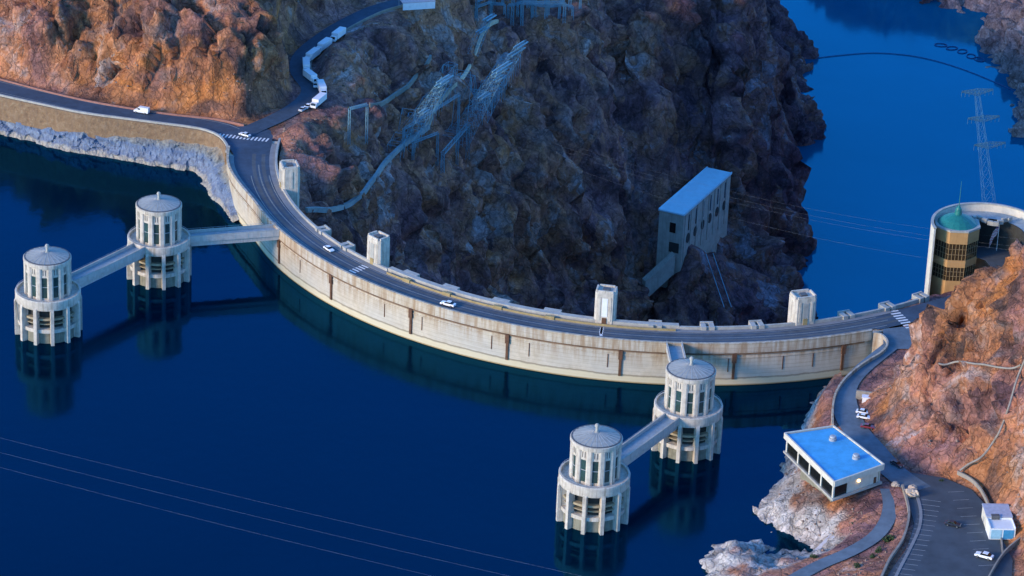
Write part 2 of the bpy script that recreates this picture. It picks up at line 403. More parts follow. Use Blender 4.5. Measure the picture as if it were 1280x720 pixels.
def sstep(x, a, b):
    t = np.clip((x - a) / (b - a), 0, 1); return t * t * (3 - 2 * t)
def polydist(X, Y, P):
    """distance to a polyline and the height along it"""
    best = np.full(X.shape, 1e9); zz = np.zeros(X.shape)
    for a, b in zip(P[:-1], P[1:]):
        d = b[:2] - a[:2]; l2 = (d * d).sum() + 1e-9
        t = np.clip(((X - a[0]) * d[0] + (Y - a[1]) * d[1]) / l2, 0, 1)
        dist = np.hypot(X - a[0] - t * d[0], Y - a[1] - t * d[1]); k = dist < best
        best[k] = dist[k]; zz[k] = (a[2] + t * (b[2] - a[2]))[k]
    return best, zz
def inpoly(X, Y, poly):
    r = np.zeros(X.shape, bool); n = len(poly)
    for i in range(n):
        x1, y1 = poly[i][:2]; x2, y2 = poly[(i + 1) % n][:2]
        if y1 == y2: continue
        c = ((y1 > Y) != (y2 > Y)) & (X < (x2 - x1) * (Y - y1) / (y2 - y1) + x1); r ^= c
    return r

# ------------------------------------------------------------------ plan of roads
CX, CY = 56.0, 1258.0
C0 = (CX, CY)
def arc(r, deg, z=0.0): a = R_(deg); return np.array([CX + r * math.cos(a), CY + r * math.sin(a), z])
def pp(lst): return np.array([at(*q) for q in lst])
RZ = 16.0
left_road = smooth_path(pp([(-120, 76, 16), (-60, 93, 16), (0, 109, 16), (60, 123, 16), (120, 136, 16), (200, 147.5, 16), (250, 155, 16), (283, 163, 16), (302, 176, 16)]).tolist() + [arc(161, 183, 16), arc(160.5, 189, 16)])
hair_road = smooth_path(pp([(296, 172, 16), (318, 160, 16.2), (345, 148, 16.8), (372, 133, 17.6), (387, 119, 18.6), (388, 108, 19.4), (379, 97, 20.2), (374, 85, 20.8), (378, 70, 21.6), (393, 55, 22.6), (425, 33, 24.2), (465, 13, 25.8), (500, 2, 27), (560, -20, 29)]).tolist())
right_road = smooth_path([arc(160.5, 298, 16), arc(160.5, 304, 16)] + pp([(1190, 379, 16), (1230, 366, 16), (1290, 345, 16)]).tolist())
lower_road = smooth_path(pp([(1128, 416, 16), (1116, 430, 16), (1096, 446, 16), (1076, 463, 16), (1062, 481, 16), (1057, 505, 16), (1066, 532, 16), (1090, 560, 16), (1118, 590, 16), (1150, 612, 16)]).tolist())
lot_poly = pp([(1108, 583, 16), (1135, 590, 16), (1180, 597, 16), (1215, 612, 16), (1240, 640, 16), (1252, 672, 16), (1266, 700, 16), (1262, 760, 16), (1090, 760, 16), (1112, 715, 16), (1134, 685, 16), (1143, 655, 16), (1134, 622, 16)])
plaza_poly = pp([(1104, 411, 16), (1156, 405, 16), (1160, 420, 16), (1150, 436, 16), (1121, 436, 16), (1104, 440, 16)])
shore_path = smooth_path(pp([(1109, 611, 15.2), (1113, 630, 14.8), (1108, 652, 14), (1092, 672, 13), (1062, 690, 12), (1025, 706, 11), (985, 728, 10), (950, 752, 9)]).tolist())
roads = [(left_road, 8.5), (hair_road, 6.0), (right_road, 9.0), (lower_road, 4.5), (shore_path, 2.8)]

# lake-side edge of the left road (retaining wall line)
wall_line = smooth_path(pp([(-130, 89, 16), (-60, 106, 16), (0, 121, 16), (50, 132, 16), (100, 142.5, 16), (150, 149.5, 16), (200, 156, 16), (235, 160.5, 16), (258, 165, 16), (275, 173, 16), (284, 185, 16)]).tolist() + [arc(173.6, 182.4, 16)])

# ------------------------------------------------------------------ terrain
CTRL = []
def prof(x, y0, z0, segs):
    def td(y):
        d = fw + rt * ((x - 640) / FPX) + up * ((360 - y) / FPX); return -d[2] / math.hypot(d[0], d[1])
    z = z0; t = td(y0); D = (CAMH - z) / t; CTRL.append(at(x, y0, z)); y = y0
    for y1, s in segs:
        k = math.tan(R_(s)); steps = max(1, int(abs(y1 - y) / 45)); 
        for q in range(steps):
            yy = y + (y1 - y) * (q + 1) / steps; t = td(yy)
            z = (CAMH / t - D + z / k) / (1 / t + 1 / k); D = (CAMH - z) / t
            CTRL.append(at(x, yy, z))
        y = y1
def pts(*l):
    for q in l: CTRL.append(at(*q))
def wp(*l):
    for q in l: CTRL.append(np.array(q, float))
# orange hill above the left road
prof(-80, 80, 16, [(40, 55), (0, 40), (-40, 30)])
prof(0, 99, 16, [(62, 62), (0, 40), (-40, 30)])
prof(60, 113, 16, [(20, 62), (0, 30), (-40, 30)])
prof(100, 123, 16, [(80, 48), (40, 52), (0, 30), (-40, 30)])
prof(150, 133, 16, [(100, 40), (50, 42), (0, 32), (-40, 30)])
prof(200, 140.5, 16, [(100, 46), (50, 50), (0, 40), (-40, 25)])
prof(250, 147, 16, [(100, 55), (50, 52), (0, 38), (-40, 25)])
prof(290, 153, 16, [(110, 64), (70, 54), (40, 44), (0, 26), (-40, 20)])
prof(325, 148, 17, [(100, 66), (70, 50), (40, 30), (0, 24), (-40, 20)])
prof(350, 135, 17.5, [(110, 62), (90, 50), (62, 30), (30, 20), (0, 24), (-40, 20)])
pts((366, 100, 25), (366, 85, 25), (385, 40, 25), (400, 25, 27), (430, 10, 29), (400, 0, 34), (450, -20, 34))
# slope below the hairpin road down to the canyon
prof(385, 285, 1, [(268, 20), (200, 20), (150, 16)])
prof(430, 305, -12, [(265, 24), (200, 22), (140, 18), (70, 18)])
prof(470, 325, -30, [(260, 36), (180, 26), (100, 22), (35, 22)])
prof(500, 335, -45, [(230, 46), (150, 30), (60, 25), (20, 22)])
prof(550, 350, -62, [(240, 50), (150, 36), (60, 24), (0, 22), (-40, 15)])
prof(600, 360, -80, [(250, 54), (150, 40), (60, 26), (0, 22), (-40, 15)])
prof(650, 368, -98, [(210, 58), (110, 48), (50, 24), (0, 18), (-40, 12)])
prof(700, 378, -115, [(100, 61), (36, 52), (24, 20), (0, 12), (-40, 12)])
prof(740, 385, -124, [(150, 60), (70, 45), (40, 45), (0, 30), (-40, 20)])
prof(775, 388, -132, [(300, 50), (200, 46), (100, 48), (60, 48), (0, 42), (-40, 30)])
prof(815, 392, -142, [(300, 62), (190, 62), (110, 60), (0, 52), (-40, 40)])
prof(860, 396, -152, [(330, 50), (230, 52), (150, 66), (60, 60), (0, 45), (-40, 35)])
prof(890, 399, -158, [(320, 60), (220, 60), (140, 58), (60, 58), (0, 45), (-40, 40)])
prof(918, 398, -160, [(300, 70), (200, 64), (120, 60), (60, 55), (0, 50), (-40, 40)])
prof(944, 350, -160, [(270, 72), (200, 66), (130, 60), (70, 52), (15, 55)])
prof(968, 275, -160, [(235, 72), (200, 60)])
pts((975, 285, -160), (990, 252, -160), (996, 236, -160), (976, 210, -160), (955, 188, -160), (946, 168, -160), (962, 150, -160), (1004, 120, -160), (1000, 84, -160), (990, 42, -160), (976, 14, -160), (958, -6, -160), (924, -40, -160))
pts((984, 106, -135), (974, 80, -122), (965, 60, -110), (950, 100, -115), (950, 40, -90), (930, -30, -110))
# river bed
pts((1060, 110, -176), (1050, 200, -178), (1030, 300, -178), (1020, 350, -178), (975, 400, -178), (1080, 380, -178), (1120, 300, -178), (1150, 200, -178), (1150, 100, -178), (1060, 40, -176), (1030, 10, -176), (1100, 40, -178), (1180, 130, -178), (1020, -30, -178), (960, -60, -176), (1000, -90, -176))
wp((60, 1250, -172), (100, 1300, -176), (130, 1400, -178), (60, 1180, -165), (30, 1160, -165), (100, 1180, -165), (90, 1360, -174), (160, 1480, -178))
# ground hidden by the dam
wp((-60, 1190, -30), (-20, 1180, -90), (0, 1150, -120), (-40, 1155, -70), (40, 1130, -150), (100, 1125, -140), (130, 1150, -110), (150, 1190, -110))
# far bank
pts((1090, -5, -160), (1130, -4, -160), (1180, 4, -160), (1222, 20, -160), (1226, 45, -160), (1240, 75, -160), (1275, 112, -160), (1300, 128, -160))
pts((1245, 20, -150), (1260, 50, -148), (1280, 30, -140), (1265, 80, -152), (1290, 90, -148), (1300, 20, -132), (1270, 5, -140), (1330, 60, -128))
wp((215, 2022, -120), (190, 2050, -138), (240, 2050, -110), (300, 2060, -98), (350, 2050, -100), (260, 2150, -70), (180, 2150, -125), (350, 2150, -95), (380, 2000, -105), (400, 1900, -110), (120, 2100, -130), (60, 2130, -110), (420, 2100, -90))
pts((1282, 160, -160), (1272, 145, -160), (1271, 128, -160), (1290, 112, -142), (1300, 130, -136), (1330, 120, -110))
# visitor-centre side of the canyon
wp((258, 1400, -160), (288, 1500, -160), (300, 1580, -160), (312, 1650, -160), (312, 1715, -160), (290, 1390, -130), (335, 1510, -115), (345, 1650, -110), (345, 1740, -120), (280, 1650, -178), (262, 1580, -178), (240, 1500, -178), (290, 1665, -178), (275, 1695, -178), (290, 1705, -176), (300, 1690, -172), (282, 1735, -174), (262, 1735, -178), (300, 1640, -174))
wp((195, 1310, -160), (172, 1240, -150), (225, 1340, -150), (215, 1290, -90), (190, 1235, -60), (228, 1290, -60), (176, 1200, -20), (160, 1165, -5), (215, 1250, -10), (305, 1340, -75), (355, 1450, -75), (370, 1600, -50), (400, 1750, -70))
wp((160, 1145, 15), (170, 1150, 16), (185, 1185, 12), (200, 1150, 16), (230, 1170, 10), (250, 1220, 0), (200, 1200, 8), (260, 1280, -10), (330, 1270, 0), (420, 1450, -30), (300, 1200, 30), (400, 1600, 10))
pts((1136, 366, 18), (1150, 358, 21), (1163, 352, 23), (1176, 349, 25), (1188, 348, 24), (1160, 366, 17))
wp((146, 1122, 15.6), (160, 1125, 15.8), (180, 1120, 16), (200, 1112, 16), (240, 1105, 17))
# warm outcrop on the right
prof(1095, 545, 16.3, [(515, 25)])
prof(1120, 578, 16.4, [(545, 30), (500, 36), (478, 34)])
prof(1150, 590, 16.6, [(555, 40), (520, 34), (470, 38), (432, 46)])
prof(1185, 598, 16.6, [(550, 42), (520, 34), (470, 36), (430, 42), (375, 48)])
prof(1220, 615, 16.6, [(560, 40), (480, 35), (420, 38), (370, 50), (340, 44)])
prof(1250, 645, 17, [(560, 38), (480, 33), (400, 38), (330, 52), (312, 45)])
prof(1285, 655, 22, [(560, 36), (480, 32), (400, 38), (330, 50), (292, 45)])
prof(1340, 640, 34, [(560, 34), (480, 32), (400, 36), (330, 48), (285, 45)])
wp((132, 1092, 16), (140, 1098, 16), (150, 1100, 16), (118, 1066, 16.4), (126, 1078, 16.4), tuple(at(1128, 472, 16.8)), tuple(at(1112, 486, 16.6)), tuple(at(1146, 446, 16.6)), tuple(at(1118, 462, 16.4)), tuple(at(1100, 480, 16.3)), tuple(at(1138, 460, 18)), (165, 1098, 17), (185, 1095, 20), (215, 1090, 40), (260, 1080, 60), (230, 1060, 84), (300, 1000, 60), (260, 940, 40), (200, 930, 24))
# shore rocks, snack bar knoll, ground in front of the car park
pts((1040, 520, 15.2), (1044, 500, 15.4), (1022, 520, 8), (1010, 532, 2), (1002, 536, 0), (1000, 550, -4), (1030, 500, 6), (1040, 486, 4), (1028, 492, 0), (1010, 510, -6), (1060, 470, 4), (1075, 455, -2))
pts((1020, 560, 14.5), (1060, 575, 15), (1090, 590, 15), (1045, 612, 13), (1008, 580, 11.5), (995, 590, 7), (985, 580, 3))
pts((978, 590, 1), (962, 612, 0), (952, 640, 0), (962, 655, 0), (985, 668, 0), (1004, 674, 0), (1016, 682, 0), (1024, 690, 0), (1006, 692, 0), (975, 684, 0), (945, 676, 0), (910, 674, 0), (888, 686, 0), (878, 705, 0), (884, 730, 0), (870, 770, 0))
pts((975, 628, 5), (1000, 640, 7), (985, 610, 5.5), (1020, 618, 9.5), (1010, 660, 4), (1040, 640, 9.5), (1055, 655, 9), (1075, 625, 12.5), (1070, 660, 10.5), (1100, 640, 14))
pts((905, 690, 5), (900, 712, 5.5), (925, 700, 7), (950, 700, 7.5), (975, 705, 8), (950, 730, 9), (915, 740, 7.5), (1010, 705, 9.5), (1040, 690, 8), (1060, 680, 10.5), (1000, 740, 10.5), (1060, 720, 13), (1090, 700, 14.2), (1110, 680, 14.8), (1122, 650, 15.2), (1080, 740, 14.5))
pts((960, 580, -8), (930, 640, -12), (900, 660, -9), (860, 720, -9), (940, 560, -20), (990, 685, -3), (850, 640, -25), (980, 510, -25), (1000, 480, -25), (820, 760, -20))
pts((1150, 640, 15.6), (1200, 660, 15.6), (1200, 720, 15.6), (1150, 740, 15.6), (1250, 740, 15.8), (1276, 690, 17.5), (1280, 730, 18), (1320, 700, 22), (1245, 660, 16))
wp((60, 930, 2), (90, 900, 12), (140, 900, 15.6), (30, 900, -10), (200, 880, 22), (300, 880, 40))
_q = [at(*q)[:2] for q in ((855, 268, -88), (915, 215, -88))]; _u = (_q[1] - _q[0]) / np.linalg.norm(_q[1] - _q[0]); _n = np.array([_u[1], -_u[0]])
for t_ in (4, 18, 32, 46, 60):      # ledge that carries the valve house
    for o_, z_ in ((3, -111), (10, -117), (20, -131), (-6, -108), (-18, -94)):
        b_ = _q[0] + _u * t_ + _n * o_; wp((b_[0], b_[1], z_))
c_vh = _q[0] + _u * 29 - _n * 6
CT = np.array(CTRL)
# multiquadric surface through the control points
def kern(a, b): return np.sqrt(((a[:, None, :2] - b[None, :, :2]) ** 2).sum(2) + 5.0 ** 2)
zm = CT[:, 2].mean()
WT = np.linalg.solve(kern(CT, CT) - np.eye(len(CT)) * 2.0, CT[:, 2] - zm)
GS = 1.3
gx = np.arange(-330, 430, GS); gy = np.arange(872, 2170, GS)
GX, GY = np.meshgrid(gx, gy); X = GX.ravel(); Y = GY.ravel()
Z = np.zeros(len(X)); Q = np.stack([X, Y], 1)
for i in range(0, len(X), 20000): Z[i:i + 20000] = kern(Q[i:i + 20000], CT) @ WT + zm
# large ribs and gullies where the ground is high above river or road
gzx, gzy = np.gradient(Z.reshape(GX.shape), GS)
slope = np.hypot(gzx, gzy).ravel()
mid = np.interp(Y, [872, 1100, 1237, 1400, 1500, 1650, 1800, 2000, 2200], [-80, 20, 60, 130, 165, 205, 228, 225, 225])
nv = X > mid
rd = np.hypot(X - CX, Y - CY); th = np.degrees(np.arctan2(Y - CY, X - CX)) % 360
calm = np.ones(len(X)); ZR = Z.copy(); flatw = np.zeros(len(X))
for P, w in roads:
    d, zr = polydist(X, Y, P); k = 1 - sstep(d, w, w + 9.0)
    flatw = np.maximum(flatw, k); ZR = ZR * (1 - k) + (zr - .35) * k; calm = np.minimum(calm, sstep(d, w + 1, w + 14))
for poly in (lot_poly, plaza_poly):
    d, zr = polydist(X, Y, np.vstack([poly, poly[:1]])); ins = inpoly(X, Y, poly); d[ins] = 0
    k = 1 - sstep(d, .5, 7.0); ZR = ZR * (1 - k) + (15.6) * k; calm = np.minimum(calm, sstep(d, 1, 12)); flatw = np.maximum(flatw, k)
snack_q = pp([(981, 541, 23), (1042, 532, 23), (1105, 580, 23), (1043, 602, 23)])
vc_c = at(1236, 283, 40)
d, _ = polydist(X, Y, np.vstack([snack_q, snack_q[:1]])); d[inpoly(X, Y, snack_q)] = 0; calm = np.minimum(calm, sstep(d, 0, 8) * .7 + .3)
k = 1 - sstep(d, 0, 5); ZR = ZR * (1 - k) + np.minimum(ZR, 15.0) * k
d = np.hypot(X - vc_c[0], Y - vc_c[1]); k = 1 - sstep(d, 22, 32); ZR = ZR * (1 - k) + np.minimum(ZR, 14) * k
Z = ZR
P3 = np.stack([X, Y, Z], 1)
# push vertices along the smooth surface normal with real relief
zx, zy = np.gradient(Z.reshape(GX.shape), GS); 
nrm = np.stack([-zy.ravel(), -zx.ravel(), np.ones(len(X))], 1); nrm /= np.linalg.norm(nrm, axis=1)[:, None]
cl = np.where(nv, sstep(slope, .25, 1.0), sstep(slope, .42, 1.35))
cl = np.where(~nv & (X < -88), sstep(slope, .25, 1.0), cl)
near = nv & (Y < 1120)
wp3 = P3 + np.stack([vnoise(P3 / 14, 90), vnoise(P3 / 14, 91), vnoise(P3 / 14, 92)], 1) * 1.6
along = (P3[:, 0] * .46 + P3[:, 1] * .89); across = (P3[:, 0] * .89 - P3[:, 1] * .46)
along = along + 10 * vnoise(P3 / 60, 95)
ribs = 1 - 2 * np.abs(vnoise(np.stack([along / 34, across / 170, P3[:, 2] / 170], 1), 96)) + .5 * (1 - 2 * np.abs(vnoise(np.stack([along / 15, across / 90, P3[:, 2] / 90], 1), 97)))
creased = -np.exp(-(vnoise(np.stack([along / 24, across / 120, P3[:, 2] / 120], 1), 98) / .10) ** 2)
big = facets(wp3 / np.array([27, 27, 44]), 3) * 1.1 + .35 * fbm(wp3 / 40, 2, 4)
vs_ = np.where(near, 1.0, 1.75)
med, cm = facets(np.stack([wp3[:, 0] / 13, wp3[:, 1] / 13, wp3[:, 2] / (17 * vs_)], 1), 20, True); med = med - .26 * cm
sml, cs = facets(np.stack([wp3[:, 0] / 6, wp3[:, 1] / 6, wp3[:, 2] / (7.5 * vs_)], 1), 40, True); sml = sml - .18 * cs
bed = (P3[:, 0] * .35 - P3[:, 1] * .25 + P3[:, 2] * .9) / 7.5 + .5 * vnoise(P3 / 40, 33); bed = (bed - np.floor(bed)); strata = np.where(bed < .85, bed / .85, (1 - bed) / .15) - .5
fin = fbm(P3 / 4.5, 3, 60, .55); fin2 = facets(P3 / 2.8, 70)
_q0 = at(838, 300, -105); calm = np.minimum(calm, sstep(np.hypot(X - c_vh[0], Y - c_vh[1]), 22, 50) * .75 + .25)
calm = np.where(Y > 1262, np.minimum(calm, sstep(Z, -174, -160) * .75 + .25), calm)
amp_big = np.where(near, 2.0, 3.8) * (.25 + .75 * cl); amp_med = np.where(near, 3.0, 4.8) * (.18 + .82 * cl); amp_sml = np.where(near, 2.0, 2.1) * (.25 + .75 * cl)
lowrock = near & (Z < 12); amp_big[lowrock] = .4; amp_med[lowrock] = .9; amp_sml[lowrock] = .7; calm = np.where(near & (Z < -1), np.minimum(calm, .3), calm)
cliffw = np.where(~nv, sstep(X, -70, 0), 0) * sstep(slope, .35, 1.0)
disp = ((ribs * 4.5 + creased * 4.0) * cliffw + big * amp_big + med * amp_med + sml * amp_sml + strata * 1.3 * cl + fin * .15 + fin2 * .4) * calm
disp = disp - np.where(near & (Z > 18), 2.6 * sstep(Z, 18, 28), 0)
P3 = P3 + nrm * disp[:, None]
shape = GX.shape
# rock-type attributes, plus a tint that paints shade into the rock
warm = np.zeros(len(X))
dh, _ = polydist(X, Y, hair_road)
edge = np.interp(Y, [1240, 1262, 1290, 1320, 1350, 1400], [-106, -100, -94, -98, -94, -88])
warm = np.where(~nv, 1 - sstep(X + fbm(P3 / 18, 3, 7) * 5, edge - 6, edge + 6), warm)
warm = np.where(nv & (Y < 1135), np.clip(.60 + .8 * fbm(P3 / 26, 3, 19), .15, 1.15), warm)
warm = np.where(nv & (Y >= 1135), .25, warm)
warm = np.clip(warm * (.80 + .3 * fbm(P3 / 30, 3, 8)), 0, 1)
warm = np.where(~nv & (X > edge), np.clip(.32 + .35 * fbm(P3 / 40, 3, 9) - .35 * sstep(X, 30, 110), 0, .6), warm)
pale = np.where(nv & (Y < 1090), 1 - sstep(P3[:, 2] + fbm(P3 / 7, 3, 70) * 2.5, 6.5, 10), 0)
grv = inpoly(X, Y, pp([(1068, 492, 16.5), (1108, 502, 16.5), (1130, 474, 16.5), (1152, 440, 16.5), (1120, 430, 16.5), (1092, 452, 16.5)]))
warm = np.where(grv, .28, warm); calm_g = grv
pale = np.where(nv & (Y > 1700), .35, pale)
tint = np.ones(len(X)); tint = np.where(~nv, 1 - .75 * sstep(X + fbm(P3 / 25, 3, 12) * 14, 20, 95), tint)  # painted shade, deepening towards the river side of the cliff
tint = np.where((Y > 1880) & (X < 262) & (nv | (Y > 1985)), .0, tint); warm = np.where(Y > 1985, .05, warm)  # far cliffs coloured dark to stand in for their shade
flat = (1 - cl) * .9
# which faces are kept
under = np.where(Y < 1262, (P3[:, 2] < -7) & ((rd > 166) | (Y < 1110)), P3[:, 2] < -165)
under |= (P3[:, 2] < -168)
indam = (rd > 152.5) & (rd < 168.5) & (th > 176) & (th < 302)
ahead = (rd >= 166) & (th > 183) & (th < 292) & (Y > 1085) & (X < 112)
wl2 = wall_line
# drop ground on the lake side of the left retaining wall
dwall, _ = polydist(X, Y, wl2); ylim = np.interp(X, wl2[:np.argmax(wl2[:, 0]) + 1, 0], wl2[:np.argmax(wl2[:, 0]) + 1, 1])
lakeside = (~nv) & (X < wl2[:, 0].max() + 1) & (Y < ylim + .8)
P3[:, 2] = np.where(indam, np.minimum(P3[:, 2], 10), P3[:, 2])
cutp = inpoly(X, Y, pp([(1111, 424, 16), (1102, 442, 16), (1087, 451, 16), (1071, 462, 16), (1057, 475, 16), (1044, 484, 8), (1030, 486, 0), (1030, 440, 0), (1092, 414, 16)]))
under |= nv & (Y > 1560) & (Y < 1744) & (X < 305)
bad = under | ahead | lakeside | cutp
def grid_obj(name, sel):
    nx = shape[1]; idx = np.arange(len(X)).reshape(shape)
    a = idx[:-1, :-1].ravel(); b = idx[:-1, 1:].ravel(); c = idx[1:, 1:].ravel(); d = idx[1:, :-1].ravel()
    Qd = np.stack([a, b, c, d], 1)
    keep = sel[a] & (bad[Qd].sum(1) < 3)
    Qd = Qd[keep]; used = np.unique(Qd); mp = np.full(len(X), -1); mp[used] = np.arange(len(used)); Qd = mp[Qd]
    me = bpy.data.meshes.new(name)
    me.vertices.add(len(used)); me.vertices.foreach_set('co', P3[used].astype(np.float32).ravel())
    me.loops.add(Qd.size); me.loops.foreach_set('vertex_index', Qd.astype(np.int32).ravel())
    me.polygons.add(len(Qd)); me.polygons.foreach_set('loop_start', np.arange(0, Qd.size, 4, dtype=np.int32)); me.polygons.foreach_set('loop_total', np.full(len(Qd), 4, dtype=np.int32))
    me.update(calc_edges=True); me.validate()
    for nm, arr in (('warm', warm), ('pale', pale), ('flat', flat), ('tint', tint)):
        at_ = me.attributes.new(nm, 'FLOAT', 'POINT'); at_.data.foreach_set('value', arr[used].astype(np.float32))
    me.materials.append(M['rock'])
    o = bpy.data.objects.new(name, me); COL.objects.link(o); o['kind'] = 'structure'
    return o
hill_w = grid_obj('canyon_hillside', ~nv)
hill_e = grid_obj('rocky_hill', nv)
BV = [BVHTree.FromPolygons([v.co[:] for v in o.data.vertices], [p.vertices[:] for p in o.data.polygons]) for o in (hill_w, hill_e)]
def ground(x, y, default=None):
    best = None
    for b in BV:
        h = b.ray_cast(Vector((x, y, 400)), Vector((0, 0, -1)))
        if h[0] is not None and (best is None or h[0].z > best): best = h[0].z
    return default if best is None else best
def sight(x, y):
    """terrain point under a sight line (used to survey things standing on the slopes)"""
    d = Vector(fw + rt * ((x - 640) / FPX) + up * ((360 - y) / FPX)).normalized(); best = None
    for b in BV:
        h = b.ray_cast(Vector((0, 0, CAMH)), d)
        if h[0] is not None and (best is None or h[3] < best[1]): best = (np.array(h[0]), h[3])
    return best[0] if best is not None else at(x, y, 0)

# ------------------------------------------------------------------ water
poly = [(-1500, 1900, 0), (-400, 1400, 0), (-216, 1303, 0), (-150, 1275, 0), (-113, 1262, 0)] + [tuple(arc(164, t, 0)) for t in np.arange(180, 299, 3)] + [(140, 1105, 0), (160, 1070, 0), (170, 1000, 0), (150, 930, 0), (300, 500, 0), (900, -300, 0), (-1500, -300, 0)]
lake = MB().add(poly, [tuple(range(len(poly)))]).build('lake', M['lake']); lake['kind'] = 'structure'
river = MB().add([(-100, 1150, -160), (800, 1150, -160), (1500, 5000, -160), (-900, 5000, -160)], [(0, 1, 2, 3)]).build('river', M['river']); river['kind'] = 'structure'

for o in (lake, river):
    if o.data.polygons[0].normal.z < 0: o.data.flip_normals()

# ------------------------------------------------------------------ roads
def struct(name, mb, m, **kw):
    o = mb.build(name, m, **kw); o['kind'] = 'structure'; return o
def lift(P, dz): Q = np.array(P, float).copy(); Q[:, 2] += dz; return Q
def arcs(r, a0, a1, z, step=1.0): return np.array([arc(r, a, z) for a in np.arange(a0, a1 + .01, step)])
struct('road', MB().ribbon(lift(left_road, -.012), np.interp(np.arange(len(left_road)), [0, len(left_road) * .75, len(left_road)], [12.5, 12.5, 11])), M['asphalt'])
struct('road', MB().ribbon(lift(hair_road, -.008), 8.5), M['asphalt'])
struct('road', MB().ribbon(arcs(160.5, 178, 303, RZ), 8.6), M['asphalt'])
struct('road', MB().ribbon(lift(right_road, -.016), 11), M['asphalt'])
struct('road', MB().ribbon(lift(lower_road, -.02), np.interp(np.arange(len(lower_road)), [0, len(lower_road) * .4, len(lower_road) * .55, len(lower_road)], [6, 6, 9.5, 9.5])), M['asphalt_pale'])
struct('plaza', MB().add([tuple(p) for p in lift(plaza_poly, -.03)], [tuple(range(len(plaza_poly)))]), M['asphalt_pale'])
struct('parking_lot', MB().add([tuple(p) for p in lift(lot_poly, -.04)], [tuple(range(len(lot_poly)))]), M['parking'])
struct('path', MB().ribbon(lift(shore_path, .05), 5.0), M['asphalt_pale'])
_a = np.arange(178, 202, 1.0); _f = 5.6 * (1 - sstep(_a, 184, 201))
struct('road', MB().ribbon(np.array([arc(163 + f_ / 2, a_, RZ - .022) for a_, f_ in zip(_a, _f)]), 4.4 + _f), M['asphalt'])
# junction fill between the two roads and the crest
jp = pp([(268, 160, 16), (300, 158, 16), (330, 154, 16), (343, 160, 16), (340, 178, 16), (338, 200, 16), (300, 205, 16), (290, 190, 16), (282, 176, 16)])
struct('road', MB().add([tuple(p) for p in lift(jp, -.03)], [tuple(range(len(jp)))]), M['asphalt'])
# paint: pale wheel-polished lane middles and centre lines along the crest
mk = MB()
for r, wd in ((160.35, .16), (160.65, .16)): mk.ribbon(arcs(r, 186, 301, RZ + .008), wd)
for r, wd in ((156.9, .25), (164.1, .25)): mk.ribbon(arcs(r, 190, 300, RZ + .008), wd)
struct('road_marking', mk, M['lanepaint'])
mk = MB()
for r in (158.6, 162.4): mk.ribbon(arcs(r, 182, 303, RZ + .004), 1.5)
struct('road_wear', mk, asphalt('worn_asphalt', (.075, .082, .088)))
mk = MB()
for P, off in ((left_road, 4.6), (left_road, -5.2)):
    d = np.gradient(P[:, :2], axis=0); d /= np.linalg.norm(d, axis=1)[:, None]
    Q = P.copy(); Q[:, 0] += d[:, 1] * off; Q[:, 1] -= d[:, 0] * off; mk.ribbon(lift(Q[:int(len(Q) * .8)], .0), .35)
struct('road_marking', mk, M['lanepaint'])
def crosswalk(px0, px1, n, ln, wid, ang):
    a = at(*px0, RZ); b = at(*px1, RZ); mb = MB()
    for i in range(n):
        c = a + (b - a) * (i / (n - 1)); ca, sa = math.cos(ang), math.sin(ang)
        mb.add([(c[0] + u * ca - v * sa, c[1] + u * sa + v * ca, RZ + .013) for u, v in ((-ln / 2, -wid / 2), (ln / 2, -wid / 2), (ln / 2, wid / 2), (-ln / 2, wid / 2))], [(0, 1, 2, 3)])
    struct('crosswalk', mb, M['paint'])
crosswalk((274, 169), (334, 175), 14, 3.6, .75, R_(75))
crosswalk((437, 341), (456, 333), 6, 3.4, .75, R_(228 + 90))
crosswalk((751, 417), (753, 407), 5, 4.0, 1.0, R_(273 - 90 + 90))
crosswalk((1117, 389), (1138, 409), 8, 4.0, .95, R_(24))
M['bay'] = simple('faded_bay_paint', (.42, .42, .40), .8, var=.35, scale=.5)
# parking bays
mk = MB()
for i in range(17):
    t = i / 16; a = at(1150 - 28 * t - 14 * math.sin(t * 1.6) + 12 * t, 628 + 96 * t, RZ)
    x0, y0 = 1152 + 6 * math.sin(t * 3) - 40 * t, 624 + 98 * t
    p = at(x0, y0, RZ); q = at(x0 + 24, y0 + 3, RZ)
    mk.ribbon(np.array([p, q]) - (0, 0, .03), .16)
for i in range(10):
    t = i / 9; x0, y0 = 1205 + 38 * t ** .8, 614 + 92 * t
    mk.ribbon(np.array([at(x0, y0, RZ), at(x0 - 20, y0 + 1, RZ)]) - (0, 0, .03), .13)
struct('road_marking', mk, M['bay'])
mk = MB(); mk.wallstrip(smooth_path(pp([(1147, 622, 16), (1151, 640, 16), (1149, 660, 16), (1138, 685, 16), (1122, 716, 16), (1112, 740, 16)])), 1.0, -.1, .14)
struct('kerb', mk, M['walk'])

# ------------------------------------------------------------------ the dam
dam = tag(empty('concrete_dam', (CX, CY, 0)), 'long curved pale concrete dam carrying the road across the lake', 'dam')
def flare(a): return 5.6 * (1 - sstep(a, 184, 201))
def dobj(name, mb, m, parent=dam, **kw):
    if parent is dam:
        V_ = np.array(mb.v); r = np.hypot(V_[:, 0] - CX, V_[:, 1] - CY); a = np.degrees(np.arctan2(V_[:, 1] - CY, V_[:, 0] - CX)) % 360
        k = 1 + np.where(r > 163, flare(a), 0) / r; V_[:, 0] = CX + (V_[:, 0] - CX) * k; V_[:, 1] = CY + (V_[:, 1] - CY) * k; mb.v = [tuple(q) for q in V_]
    mb.v = [(x - CX, y - CY, z) for x, y, z in mb.v] if parent is dam else mb.v
    o = mb.build(name, m, parent, **kw); return o
M['stain'] = simple('rust_stained_concrete', (.20, .125, .075), .9, var=.5, scale=.25)
A0, A1 = R_(176.5), R_(300)
